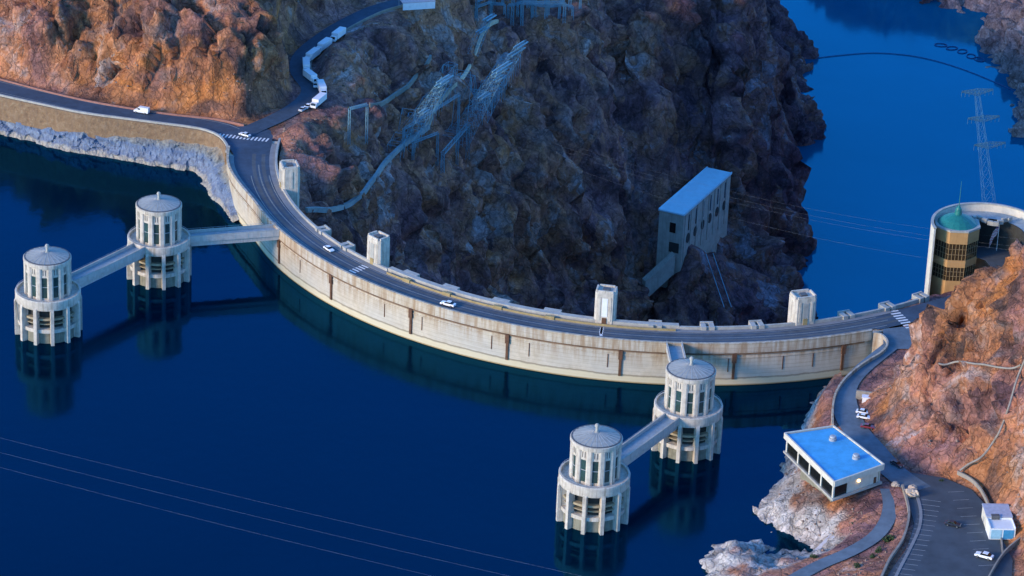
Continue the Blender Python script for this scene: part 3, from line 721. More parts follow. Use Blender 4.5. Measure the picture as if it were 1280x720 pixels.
dobj('wall', MB().ring([(167, -45), (167, 15.6), (154.2, 15.6), (154.0, 4), (148, -35), (136, -75), (112, -165), (112, -178), (150, -178), (163, -100)], 180, C0, A0, A1), M['dam'])
dobj('parapet', MB().ring([(167.0, 13.0), (167.7, 13.25), (167.7, 16.9), (167.85, 16.95), (167.85, 17.3), (166.9, 17.3), (166.9, 15.4), (167.0, 15.4)], 180, C0, R_(180.5), R_(297)), M['dam'])
dobj('ledge', MB().ring([(166.9, 10.9), (167.22, 10.95), (167.22, 11.35), (166.9, 11.35)], 180, C0, R_(183.5), R_(294)), M['dam'])
dobj('drip_ledge', MB().ring([(166.95, 12.45), (167.5, 12.5), (167.5, 12.98), (166.95, 12.98)], 180, C0, R_(183.5), R_(296)), M['stain'])
dobj('sidewalk', MB().ring([(164.8, 15.5), (166.95, 15.5), (166.95, 16.14), (164.8, 16.14)], 180, C0, R_(183), R_(296.5)), M['walk'])
dobj('sidewalk', MB().ring([(153.6, 15.5), (156.2, 15.5), (156.2, 16.14), (153.6, 16.14)], 180, C0, R_(178), R_(303)), M['walk'])
dobj('parapet', MB().ring([(153.0, 13.0), (153.9, 13.0), (153.9, 17.2), (153.0, 17.2)], 120, C0, R_(176.5), R_(228)), M['coping'])
dobj('parapet', MB().ring([(153.0, 13.0), (153.9, 13.0), (153.9, 17.2), (153.0, 17.2)], 120, C0, R_(272), R_(310)), M['coping'])
# middle stretch: wide coping behind an ochre rail
dobj('parapet', MB().ring([(151.3, 13.0), (153.5, 13.0), (153.5, 17.5), (151.3, 17.5)], 90, C0, R_(228.02), R_(271.98)), M['coping'])
dobj('rail', MB().ring([(155.2, 16.1), (155.6, 16.1), (155.6, 16.95), (155.2, 16.95)], 90, C0, R_(228.5), R_(271.5)), M['ochre'])
def ang(x, y, z=17.3): p = at(x, y, z); return math.atan2(p[1] - CY, p[0] - CX), np.hypot(p[0] - CX, p[1] - CY)
for x, y in ((399, 287), (431, 307), (520, 339), (569, 355.5), (632, 370.5), (695, 382), (819, 404), (884, 406), (946, 405), (1063, 396), (1115, 385), (1160, 374)):
    a, r = ang(x, y); mid_ = 470 < x < 745
    mb = MB(); h = 1.2 / 150; w_ = 3.2 / 150 if mid_ else 1.5 / 150
    if mid_:
        mb.ring([(149.2, 12.6), (151.29, 12.6), (151.29, 17.55), (149.2, 17.55)], 6, C0, a - w_, a + w_)
    else:
        for s in (-1, 1): mb.ring([(150.6, 12.8), (154.5, 12.8), (154.5, 17.45), (150.6, 17.45)], 2, C0, a + s * w_ - .006, a + s * w_ + .006)
        mb.ring([(149.9, 12.6), (150.6, 12.6), (150.6, 17.7), (149.9, 17.7)], 6, C0, a - w_ - .006, a + w_ + .006)
    dobj('overlook_bay', mb, M['coping'])
for x, y in ((513, 349), (565, 364), (630, 378), (692, 391)):
    a, r = ang(x, y, 16.5)
    dobj('niche_block', MB().ring([(154.7, 16.0), (156.0, 16.0), (156.0, 17.4), (154.7, 17.4)], 3, C0, a - .011, a + .011), M['ochre'])
for x in ((339, 300), (411, 344), (513, 386), (635, 417), (776, 438), (918, 441), (1054, 430)):
    a, r = ang(x[0], x[1], 13)
    mb = MB().ring([(166.95, 2.6), (167.55, 2.6), (167.55, 13.0), (166.95, 13.0)], 1, C0, a - .0028, a + .0028)
    mb.ring([(166.95, 9.3), (167.85, 9.3), (167.85, 12.9), (166.95, 12.9)], 1, C0, a - .0045, a + .0045)
    dobj('gate_rail', mb, M['rust'])
for k, dg in enumerate((215, 222, 232, 238, 248, 253, 263, 278, 285, 289)):
    dobj('drain_pipe', MB().ring([(166.95, 5.5), (167.2, 5.5), (167.2, 10.9), (166.95, 10.9)], 1, C0, R_(dg) - .0009, R_(dg) + .0009), M['rust'])

# parapet that leaves the dam and follows the lower road
rw = smooth_path(pp([(1092, 415.5, 17.2), (1101, 417, 17.2), (1108, 423, 17.2), (1109, 431, 17.2), (1101, 440, 17.2), (1086, 449, 17.2), (1070, 460, 17.2), (1055, 474, 17.2), (1045, 490, 17.2), (1041, 508, 17.2), (1041, 530, 17.2)]), 1.5)
o = MB().wallstrip(rw, .7, -24, .05).build('parapet_wall', M['dam']); tag(o, 'curving concrete parapet wall along the lower road beside the right end of the dam', 'wall')
o = MB().wallstrip(wall_line + np.array([0, -.4, 0]), 1.2, -10.0, .35)
o = o.build('retaining_wall', M['tanstone']); tag(o, 'long tan stone retaining wall below the left road above the lake', 'wall')
pa = wall_line.copy()
o = MB().wallstrip(pa + np.array([0, .35, .35]), .9, -.1, .75).build('parapet_wall', M['coping']); tag(o, 'low pale guard wall along the lake edge of the left road', 'wall')
o = MB().wallstrip(smooth_path(pp([(-60, 83, 16), (0, 100, 16), (100, 125, 16), (200, 142, 16), (270, 150, 16), (305, 157.5, 16)])), .5, -.4, .7).build('kerb_wall', simple('reddish_kerb', (.34, .16, .12), .9)); tag(o, 'low reddish kerb wall between the left road and the orange cliff', 'wall')
# guard walls of the hairpin road
d = np.gradient(hair_road[:, :2], axis=0); d /= np.linalg.norm(d, axis=1)[:, None]
hp = hair_road.copy(); hp[:, 0] += d[:, 1] * 4.9; hp[:, 1] -= d[:, 0] * 4.9
o = MB().wallstrip(hp[18:], .5, -.6, .8).build('parapet_wall', M['masonry']); tag(o, 'low masonry guard wall along the outer edge of the hairpin road', 'wall')
# rock bank with mineral bands below the retaining wall
nu, nvv = 420, 30
cl_ = np.vstack([wall_line[:-1], smooth_path([wall_line[-2], arc(173.2, 183.5, 16), arc(172.6, 185, 16), arc(171.9, 187, 16), arc(171.3, 189, 16), arc(170.6, 191, 16), arc(169.9, 193, 16)])]); seg = np.r_[0, np.cumsum(np.linalg.norm(np.diff(cl_[:, :2], axis=0), axis=1))]
u = np.linspace(0, seg[-1], nu); bx_ = np.interp(u, seg, cl_[:, 0]); by_ = np.interp(u, seg, cl_[:, 1])
dx = np.gradient(bx_); dy = np.gradient(by_); ln = np.hypot(dx, dy); ox, oy = dy / ln, -dx / ln
V = []
for j in range(nvv):
    t = j / (nvv - 1); zz = np.interp(u / seg[-1], [0, .35, .62, .78, .88, .94, 1], [7.0, 8.2, 11.0, 13.2, 12.5, 6, 1.5]); zz = zz - (zz + 4) * t
    off = -.2 + 1.0 * min(1, t * 6) + t * np.interp(u / seg[-1], [0, .3, .6, .82, .88, .93, 1], [3.0, 3.5, 6.5, 10, 9, 5, 1.0])
    V.append(np.stack([bx_ + ox * off, by_ + oy * off, zz], 1))
V = np.concatenate(V); tt = np.repeat(np.linspace(0, 1, nvv), nu)
rel = facets(V / np.array([7.5, 7.5, 4.5]), 5) * .6 + facets(V / 2.6, 15) * .28 + fbm(V / 12, 4, 6, .5) * 1.1
rel *= sstep(tt, .0, .2)
V[:, 0] += np.tile(ox, nvv) * rel; V[:, 1] += np.tile(oy, nvv) * rel
V[:, 2] += (fbm(V / 9, 3, 33) * .9) * (1 - sstep(tt, .0, .5)) 
mb = MB(); mb.v = [tuple(p) for p in V]; mb.f = [(j * nu + i, j * nu + i + 1, (j + 1) * nu + i + 1, (j + 1) * nu + i) for j in range(nvv - 1) for i in range(nu - 1)]
struct('lake_bank', mb, M['bank'])

# ------------------------------------------------------------------ intake towers
def make_tower(label):
    root = tag(empty('intake_tower'), label, 'tower', 'concrete intake towers standing in the lake')
    MB().lathe([(10.2, -12), (10.2, 4.6), (9.6, 4.6)], 48).build('base_drum', M['tower_low'], root, smooth=True)
    MB().ring([(8.6, 4.5), (11.15, 4.5), (11.15, 5.9), (8.6, 5.9)], 48).build('lower_band', M['tower'], root)
    MB().lathe([(8.9, 5.7), (8.9, 14)], 48).build('inner_drum', M['dark_open'], root, smooth=True)
    mb = MB().ring([(8.8, 9.3), (10.6, 9.3), (10.6, 10.1), (8.8, 10.1)], 48); mb.ring([(8.8, 7.6), (10.3, 7.6), (10.3, 7.9), (8.8, 7.9)], 48)
    mb.build('walkway_band', M['tan_rail'], root)
    mb = MB().ring([(8.0, 13.7), (11.75, 13.7), (11.95, 14.3), (11.95, 17.1), (11.75, 17.3), (11.2, 17.3), (11.2, 16.2), (8.0, 16.2)], 72)
    mb.build('gallery', M['tower'], root, smooth=True)
    for k in range(12):
        a = 2 * PI * (k + .5) / 12; ca, sa = math.cos(a), math.sin(a); mb = MB()
        prof_ = [(9.4, -12, .75), (12.35, -12, .62), (12.35, 13.4, .62), (11.9, 14.6, .62), (11.9, 16.0, .5), (9.4, 16.0, .5)]
        vs = []
        for s in (-1, 1):
            for r, z, hw in prof_: vs.append((r * ca - s * hw * sa, r * sa + s * hw * ca, z))
        n = len(prof_); mb.add(vs, [tuple(range(n)), tuple(range(n, 2 * n))[::-1]] + [(i, (i + 1) % n, n + (i + 1) % n, n + i) for i in range(n)])
        mb.build('buttress', M['tower'], root)
    MB().lathe([(7.75, 16), (7.75, 30.4)], 48).build('upper_drum', M['tower'], root, smooth=True)
    for k in range(12):
        a = 2 * PI * (k + .5) / 12; ca, sa = math.cos(a), math.sin(a)
        vs = []; q = [(7.5, 1.15), (8.3, 1.08), (8.62, .62), (8.62, -.62), (8.3, -1.08), (7.5, -1.15)]
        for z in (16.1, 29.2):
            for r, h in q: vs.append((r * ca - h * sa, r * sa + h * ca, z))
        n = 6; MB().add(vs, [tuple(range(n))[::-1], tuple(range(n, 2 * n))] + [(i, (i + 1) % n, n + (i + 1) % n, n + i) for i in range(n)]).build('pier', M['tower'], root)
    for k in range(12):
        a = 2 * PI * k / 12; ca, sa = math.cos(a), math.sin(a)
        def slab(r0, r1, hw, z0, z1): 
            vs = [(r * ca - h * sa, r * sa + h * ca, z) for z in (z0, z1) for r, h in ((r0, hw), (r1, hw), (r1, -hw), (r0, -hw))]
            return MB().add(vs, [(0, 1, 2, 3), (7, 6, 5, 4), (0, 4, 5, 1), (1, 5, 6, 2), (2, 6, 7, 3), (3, 7, 4, 0)])
        wn = slab(7.4, 7.86, 1.25, 17.2, 25.3).build('window', M['glass_green'], root)
        mb = MB()
        for z in (21.4,): mb.v, mb.f = mb.v, mb.f; s_ = slab(7.5, 7.93, 1.25, z, z + .2); mb.add(s_.v, s_.f)
        mb.build('window_bar', M['grey'], wn)
        sp = slab(7.5, 8.05, 1.3, 25.3, 29.0).build('spandrel', M['tower'], root)
        mb = MB(); 
        for h in (-.45, .45):
            vs = [(r * ca - (h + g) * sa, r * sa + (h + g) * ca, z) for z in (26.2, 28.3) for r, g in ((7.9, .16), (8.09, .16), (8.09, -.16), (7.9, -.16))]
            mb.add(vs, [(0, 1, 2, 3), (7, 6, 5, 4), (0, 4, 5, 1), (1, 5, 6, 2), (2, 6, 7, 3), (3, 7, 4, 0)])
        mb.build('slot', M['roof_dark'], sp)
    MB().ring([(7.6, 29.0), (8.7, 29.0), (8.75, 29.4), (8.75, 30.35), (8.35, 30.5), (7.6, 30.5)], 48).build('cornice', M['tower'], root, smooth=True)
    mb = MB().ring([(7.9, 30.3), (8.42, 30.3), (8.42, 30.72), (7.9, 30.72)], 48); mb.build('roof_edge', M['roof_dark'], root)
    mb = MB().lathe([(8.15, 30.62), (4.5, 31.5), (1.2, 32.2), (.2, 32.3)], 48)
    rf = mb.build('roof', M['roof_grey'], root, smooth=True)
    mb = MB()
    for k in range(24):
        a = 2 * PI * k / 24; mb.bar((8.1 * math.cos(a), 8.1 * math.sin(a), 30.68), (1.2 * math.cos(a), 1.2 * math.sin(a), 32.25), .07)
    mb.build('seam', M['grey'], rf)
    ln_ = MB().lathe([(.85, 32.0), (.85, 32.4), (.5, 32.5), (.5, 34.2), (.78, 34.3), (.78, 34.7), (.6, 35.1), (.3, 35.3), (.05, 35.4)], 16).build('lantern', M['coping'], root, smooth=True)
    mb = MB()
    for k in range(24):
        a = 2 * PI * k / 24; mb.bar((11.55 * math.cos(a), 11.55 * math.sin(a), 17.25), (11.55 * math.cos(a), 11.55 * math.sin(a), 17.95), .05)
    mb.ring([(11.5, 17.9), (11.6, 17.9), (11.6, 18.0), (11.5, 18.0)], 48); mb.build('railing', M['grey'], root)
    return root
tw = {k: at(x, y, 0) for k, x, y in (('A', 61, 414.5), ('B', 199, 346), ('C', 740, 647), ('D', 857, 559.5))}
tA = make_tower('pale fluted intake tower at the far left, standing farthest from the dam'); tA.location = tw['A']
labels = {'B': 'pale fluted intake tower between two bridges near the left shore bank', 'C': 'pale fluted intake tower at the outer end of the right bridge, nearest the viewer', 'D': 'pale fluted intake tower beside the right part of the dam, half hiding the short bridge'}
for k in 'BCD':
    t = copy_tree(tA); t.location = tw[k]; t['label'] = labels[k]
for t, k in ((tA, 'A'),): pass

# ------------------------------------------------------------------ bridges
def bridge(p, q, label):
    p = np.array(p); q = np.array(q); d = q - p; Ln = np.hypot(d[0], d[1]); rz = math.atan2(d[1], d[0]); m = (p + q) / 2
    root = tag(empty('access_bridge', (m[0], m[1], 16), rz), label, 'bridge', 'concrete bridges to the intake towers')
    MB().box((0, 0, -1.75), (Ln, 4.6, 2.9)).build('girder', M['bridge'], root)
    MB().box((0, 0, -.14), (Ln, 5.0, .32)).build('deck', M['deck'], root)
    for s in (-1, 1):
        mb = MB().box((0, s * 2.72, -.1), (Ln, .44, 2.5)); n = int(Ln / 4.5)
        for i in range(n): mb.box((-Ln / 2 + (i + .5) * Ln / n, s * 2.97, -.3), (.4, .1, 2.1))
        pr_ = mb.build('parapet', M['bridge'], root)
        mb = MB().box((0, s * 2.72, 1.21), (Ln + .002, .6, .16)); mb.build('coping', M['coping'], pr_)
        mb = MB()
        for i in range(n + 1): 
            x = -Ln / 2 + .3 + i * (Ln - .6) / n; mb.bar((x, s * 2.72, 1.28), (x, s * 2.72, 1.95), .05)
        mb.bar((-Ln / 2, s * 2.72, 1.95), (Ln / 2, s * 2.72, 1.95), .05); mb.build('handrail', M['grey'], pr_)
    return root
def toward(a, b, r): d = b - a; return a + d / np.hypot(d[0], d[1]) * r
dl = at(331, 287, 17); dr = at(843, 432, 17)
dl = np.array([*(toward(np.array([CX, CY]), dl[:2], 167.2)), 0]); dr = np.array([*(toward(np.array([CX, CY]), dr[:2], 167.2)), 0])
bridge(toward(tw['A'], tw['B'], 11.3), toward(tw['B'], tw['A'], 11.3), 'sloping-looking pale bridge joining the two left intake towers over the lake')
bridge(toward(tw['B'], dl, 11.3), dl, 'pale bridge from the left dam wall to the nearer left intake tower')
bridge(toward(tw['C'], tw['D'], 11.3), toward(tw['D'], tw['C'], 11.3), 'bluish decked bridge joining the two right intake towers over the lake')
bridge(toward(tw['D'], dr, 11.3), dr, 'short bridge from the right part of the dam, mostly hidden behind the intake tower')

# ------------------------------------------------------------------ stone towers on the crest
def crest_tower(x, y, label, w_=7.6, dpt=6.2, h=13.2, niche=False):
    a, r = ang(x, y, 17); R0 = 150.6
    root = tag(empty('crest_tower', (CX + R0 * math.cos(a), CY + R0 * math.sin(a), 0), a), label, 'tower', 'concrete towers on the back edge of the dam')
    b = MB(); ch = .9; hx, hy = dpt / 2, w_ / 2
    oc = [(hx, -hy + ch), (hx, hy - ch), (hx - ch, hy), (-hx + ch, hy), (-hx, hy - ch), (-hx, -hy + ch), (-hx + ch, -hy), (hx - ch, -hy)]
    b.prism(oc, -30, 17 + h); b.build('shaft', M['tower'], root)
    cp = MB()
    for s in (-1, 1):
        cp.box((s * (hx - .45), 0, 17 + h + .35), (.6, w_ - 2, .9)); cp.box((0, s * (hy - .45), 17 + h + .35), (dpt - 2, .6, .9))
    cp.build('roof_parapet', M['tower'], root)
    MB().box((0, 0, 17 + h + .32), (2.4, 2.6, .6)).build('hatch', M['roof_dark'], root)
    for s in (-1, 1):
        for yy in (-hy * .52, hy * .52): 
            MB().box((s * (hx + .06), yy, 17 + h * .45), (.24, .8, h * .82)).build('pilaster', M['tower'], root)
        MB().box((0, s * (hy + .06), 17 + h * .45), (1.0, .24, h * .82)).build('pilaster', M['tower'], root)
    nm = MB().box((hx + .05, 0, 17 + h * .5), (.16, 2.0, h * .62)); nm.build('niche_panel', M['white'] if niche else M['coping'], root)
    MB().box((hx + .09, 0, 17.3), (.3, 1.7, 2.6)).build('door', M['ochre'] if not niche else M['rust'], root)
    return root
crest_tower(352, 232, 'pale concrete tower behind the road near the left end of the dam', 8.5, 7, 8.5)
crest_tower(475, 324, 'pale concrete tower behind the road, second from the left end of the dam', h=9.5)
crest_tower(757, 396, 'pale concrete tower with a bright white niche panel on the middle of the dam', h=11.5, niche=True)
crest_tower(1005, 402, 'pale concrete tower standing against the blue river on the right part of the dam', 8.6, 7, 9.5)

# ------------------------------------------------------------------ snack bar with the sky-lit roof
def to3(p, z): return (p[0], p[1], z)
ZR_, ZF = 23.0, 16.2
qc = snack_q[:, :2]; cen = qc.mean(0)
snack = tag(empty('lakeside_building', (cen[0], cen[1], 0)), 'flat roofed lakeside building with whitish roof coloured by blue sky light and white fascia', 'building')
def rel_(p): return np.array(p)[:2] - cen
Aq, Bq, Cq, Dq = [rel_(p) for p in qc]          # far-left, far-right, near-right, near-left
def inset(pts_, k): c = sum(pts_) / len(pts_); return [c + (p - c) * k for p in pts_]
Q4 = [Aq, Bq, Cq, Dq]
MB().prism(inset(Q4, .955), ZR_ - 1.9, ZR_ - .35).build('roof', M['skylit_roof'], snack)
mb = MB(); loop = [np.array([*p, ZR_]) for p in Q4] + [np.array([*Q4[0], ZR_])]
for i in range(4):
    a, b = loop[i], loop[i + 1]; mb.wallstrip(np.array([a, b]), .55, -2.0 - .003 * i, .05 + .004 * i)
mb.build('fascia', M['cream'], snack)
I4 = inset(Q4, .93)
MB().prism(inset(Q4, 1.0), ZF - .7, ZF).build('floor_slab', M['coping'], snack)
MB().prism(inset(Q4, .62), ZF - 9, ZF - .72).build('plinth', M['tower_low'], snack)
def wallseg(p, q, t0, t1, z0, z1, th, nm, m, par=snack):
    a = p + (q - p) * t0; b = p + (q - p) * t1
    return MB().wallstrip(np.array([[*a, 0], [*b, 0]]), th, z0, z1).build(nm, m, par)
# lake side: glazing between posts
pA, pB, pC, pD = I4
for i in range(4):
    wallseg(pA, pD, i / 4 + .02, (i + 1) / 4 - .02, ZF, ZR_ - 1.92, .12, 'window', M['glass_dark'])
for i in range(5): 
    c = pA + (pD - pA) * (i / 4); MB().box((c[0], c[1], (ZF + ZR_ - 1.95) / 2), (.6, .6, ZR_ - 1.95 - ZF), .6).build('post', M['cream'], snack)
wallseg(pD, pC, .03, .30, ZF, ZR_ - 1.92, .12, 'window', M['glass_dark'])
wl_ = wallseg(pD, pC, .30, .97, ZF - .5, ZR_ - 1.93, .3, 'wall', M['cream'])
MB().bar((*(pD + (pC - pD) * .30), ZF), (*(pD + (pC - pD) * .30), ZR_ - 2), .28).build('post', M['cream'], snack)
MB().bar((*pC, ZF - .5), (*pC, ZR_ - 2), .28).build('post', M['cream'], snack)
wallseg(pB, pC, .0, 1, ZF - .5, ZR_ - 1.93, .3, 'wall', M['cream']); wallseg(pA, pB, .03, .97, ZF - .5, ZR_ - 1.94, .3, 'wall', M['cream'])
dd = (pC - pD) / np.linalg.norm(pC - pD); nrm2 = np.array([dd[1], -dd[0]])
mlamp, ntl, bsl = new_mat('lit_lamp'); bsl.inputs['Emission Color'].default_value = (1, .62, .2, 1); bsl.inputs['Emission Strength'].default_value = 6
c = pD + (pC - pD) * .53 + nrm2 * .35; MB().box((c[0], c[1], ZF + 3.2), (.6, .6, .6), .6).build('wall_lamp', mlamp, snack)
c = pD + (pC - pD) * .9 + nrm2 * .2; MB().box((c[0], c[1], ZF + 1.1), (1.1, .2, 2.2), math.atan2(dd[1], dd[0])).build('door', M['rust'], snack)
for (x, y) in ((1041, 549), (1070, 572)):
    c = rel_(at(x, y, ZR_)); vt = MB().lathe([(1.3, -.4), (1.3, .5), (.9, .55), (.9, .9), (1.15, .95), (1.0, 1.3), (.1, 1.4)], 16, c).build('roof_vent', M['grey'], snack, smooth=True); vt.location.z = ZR_

# ------------------------------------------------------------------ canyon valve house with the pale blue roof
vq = pp([(822, 262, -88), (855, 268, -88), (915, 215, -88), (888, 208.5, -88)])
p0, p1, p2, p3 = [q[:2] for q in vq]; ux = (p2 - p1) / np.linalg.norm(p2 - p1); Lv = 58.5; Wv = 12.5; uy = np.array([-ux[1], ux[0]])
c0 = p1 + ux * Lv / 2 + uy * Wv / 2
vh = tag(empty('valve_house', (c0[0], c0[1], -88), math.atan2(ux[1], ux[0])), 'long weathered concrete house with pale blue roof on the canyon cliff', 'building')
MB().box((0, 0, -20.2), (Lv, Wv, 39)).build('wall', M['valve_wall'], vh)
MB().box((0, 0, -.35), (Lv + .8, Wv + .8, .7)).build('roof', M['valve_roof'], vh)
for s in (-1, 1):
    MB().box((0, s * (Wv / 2 + .2), .18), (Lv + .8, .4, .5)).build('roof_kerb', M['valve_roof'], vh)
for i in range(6):
    x = -Lv / 2 + Lv * (i + .75) / 6.5
    MB().box((x, -Wv / 2 - .02, -6.6), (.95, .3, 8.0)).build('slit_window', M['glass_dark'], vh)
    mb = MB(); n = 20; vs = [(x + 1.9 * math.cos(2 * PI * k / n), -Wv / 2 - .2 + dy, -14.6 + 2.5 * math.sin(2 * PI * k / n)) for dy in (-.1, .4) for k in range(n)]
    mb.add(vs, [tuple(range(n)), tuple(range(n, 2 * n))[::-1]] + [(k, (k + 1) % n, n + (k + 1) % n, n + k) for k in range(n)]).build('round_opening', M['dark_open'], vh)
MB().box((-Lv / 2 - .02, -1.0, -8.0), (.3, 3.0, 5.0)).build('window', M['glass_dark'], vh)
MB().box((-Lv / 2 - .02, -2.2, -18.0), (.3, 5.0, 5.0)).build('doorway', M['dark_open'], vh)
for i in range(8):
    MB().box((-Lv / 2 + Lv * (i + .5) / 8 - 1.6, -Wv / 2 - .1, -13), (.7, .4, 24)).build('pilaster', M['valve_wall'], vh)
# access ramp and hoist track of the valve house
a = sight(838, 312) ; 
p = [c0[0] - ux[0] * 31 - uy[0] * 3, c0[1] - ux[1] * 31 - uy[1] * 3, -108]
q = at(805, 350, -120)
o = MB().wallstrip(np.array([p, q]), 4, -10, 0).build('access_ramp', M['valve_wall']); tag(o, 'sloping concrete ramp climbing to the end door of the house with the sky-lit pale roof', 'ramp')
trk = MB()
for off in (0, 3.0):
    for y0, y1, x0, x1 in ((312, 385, 880, 905),):
        last = None
        for k in range(12):
            t = k / 11; g = sight(x0 + (x1 - x0) * t + off * 3.0, y0 + (y1 - y0) * t)
            if last is not None: trk.bar(last, g + np.array([0, -.8, .8]), .22)
            last = g + np.array([0, -.8, .8])
o = trk.build('hoist_track', M['steel']); tag(o, 'pair of steel hoist rails running down the cliff below the pale blue roofed house', 'rail track')

# ------------------------------------------------------------------ visitor centre
vc = tag(empty('visitor_centre', tuple(vc_c)), 'round white walled visitor centre with a tan octagonal turret', 'building')
RV = 21.5
MB().ring([(RV - .7, -33), (RV, -33), (RV, .3), (RV - .7, .3)], 96, a0=R_(-25), a1=R_(193)).build('wall', M['cream'], vc, smooth=True)
MB().ring([(RV - .95, .1), (RV + .12, .1), (RV + .12, .55), (RV - .95, .55)], 96, a0=R_(-25), a1=R_(193)).build('coping', M['coping'], vc)
MB().ring([(14, -3.2), (RV - .7, -3.2), (RV - .7, -2.8), (14, -2.8)], 72, a0=R_(-10), a1=R_(140)).build('deck', M['deck'], vc)
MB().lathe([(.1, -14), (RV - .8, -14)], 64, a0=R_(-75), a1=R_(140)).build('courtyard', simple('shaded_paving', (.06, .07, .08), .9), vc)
MB().ring([(13.6, -14), (14, -14), (14, -2.7), (13.6, -2.7)], 72, a0=R_(-10), a1=R_(140)).build('inner_wall', M['dark_open'], vc)
mb = MB()
for k in range(9): mb.box((-6 + k * 1.9, 9 + 2.5 * math.sin(k), -1.6), (1.2, 2.2, 1.6), .3 * k)
mb.build('roof_plant', M['roof_grey'], vc)
oc_ = rel = at(1196.5, 280, 38) - vc_c; oct_c = (oc_[0], oc_[1])
def octo(r, n=8, off=PI / 8): return [(oct_c[0] + r * math.cos(2 * PI * k / n + off), oct_c[1] + r * math.sin(2 * PI * k / n + off)) for k in range(n)]
zt = -2.0
tur = MB().prism(octo(8.7), zt - 34, zt - 25.9).build('turret_base', M['tanwall'], vc)
for z0, z1 in ((-4.8, 0), (-14.4, -11.5), (-26, -20)):
    MB().prism(octo(8.8), zt + z0, zt + z1).build('turret_band', M['tanwall'], vc)
for z0, z1 in ((-11.52, -4.78), (-20.02, -14.38)):
    g = MB().prism(octo(8.4), zt + z0, zt + z1).build('turret_glazing', M['turret_glass'], vc)
    mb = MB(); o8 = octo(8.47)
    for k in range(8):
        a = np.array(o8[k]); b = np.array(o8[(k + 1) % 8])
        for t in np.linspace(0, 1, 6)[:-1]:
            c = a + (b - a) * t; mb.bar((c[0], c[1], zt + z0), (c[0], c[1], zt + z1), .12)
        for f in (.33, .66): mb.bar((*a, zt + z0 + (z1 - z0) * f), (*b, zt + z0 + (z1 - z0) * f), .09)
    mb.build('mullion', M['mullion'], g)
MB().prism(octo(9.1), zt, zt + .7).build('turret_cornice', M['coping'], vc)
mb = MB().lathe([(7.6, zt + .7), (7.3, zt + 1.0), (5.2, zt + 2.5), (2.6, zt + 3.7), (1.4, zt + 4.1), (1.2, zt + 6.2), (.8, zt + 6.9), (.1, zt + 7.8)], 16, oct_c)
dome = mb.build('dome', M['teal'], vc)
MB().bar((*oct_c, zt + 7.4), (*oct_c, zt + 17.5), .16, r2=.07).build('spire', M['teal'], dome)
# flag by the visitor centre
fp = at(1247, 301, 30); fp[2] = 27.0
fl = tag(empty('flagpole', tuple(fp)), 'flagpole with a drooping red and white striped flag beside the round building', 'flag')
MB().lathe([(.14, -8), (.10, 10.3), (.22, 10.4), (.2, 10.7), (.02, 10.8)], 8).build('pole', M['white'], fl)
fm, fnt, fbs = new_mat('striped_flag'); g_ = N(fnt, 'ShaderNodeTexCoord').outputs['Object']; sx_ = N(fnt, 'ShaderNodeSeparateXYZ'); L(fnt, g_, sx_.inputs[0])
stp = math_(fnt, 'GREATER_THAN', math_(fnt, 'PINGPONG', sx_.outputs['Z'], .31), .155); ca_ = mix(fnt, stp, (.55, .05, .06), (.8, .8, .8))
can = math_(fnt, 'MULTIPLY', math_(fnt, 'GREATER_THAN', sx_.outputs['Z'], 8.2), math_(fnt, 'GREATER_THAN', sx_.outputs['X'], -1.4))
L(fnt, mix(fnt, can, ca_, (.03, .05, .2)), fbs.inputs['Base Color'])
mb = MB(); nx_, nz_ = 14, 10; vs = []
for i in range(nx_):
    for j in range(nz_): vs.append((-.12 - i * .22, .35 * math.sin(i * .9 + j * .2), 10 - j * .42 - i * .24 - .02 * i * i))
for i in range(nx_):
    for j in range(nz_): x, y, z = vs[i * nz_ + j]; vs.append((x, y + .04, z))
off = nx_ * nz_
fs = [(i * nz_ + j, (i + 1) * nz_ + j, (i + 1) * nz_ + j + 1, i * nz_ + j + 1) for i in range(nx_ - 1) for j in range(nz_ - 1)]
mb.add(vs, fs + [tuple(k + off for k in f[::-1]) for f in fs]); mb.build('flag_cloth', fm, fl)

# ------------------------------------------------------------------ parking shelters along the hairpin road
def shelter(px, py, z, rz, Ln, Wd, label, m=None, first=None):
    p = at(px, py, z)
    root = tag(empty('parking_shelter', tuple(p), rz), label, 'shelter', None)
    vs = []
    rf = MB(); nsg = 10
    rf.box((0, 0, 0), (Ln, Wd, .3)); r_ = rf.build('roof', m or M['shelter'], root)
    mb = MB()
    for i in range(12): mb.box((-Ln / 2 + (i + .5) * Ln / 12, 0, .18), (.14, Wd - .1, .08))
    mb.build('roof_rib', m or M['shelter'], r_)
    MB().box((0, -Wd / 2 + .12, -1.75), (Ln - .3, .18, 3.2)).build('back_wall', M['shelter'], root)
    for x in (-Ln / 2 + .4, 0, Ln / 2 - .4): 
        MB().box((x, Wd / 2 - .4, -1.9), (.22, .22, 3.5)).build('post', M['grey'], root)
    return root
gz = lambda x, y: polydist(np.array([x]), np.array([y]), hair_road)[1][0]
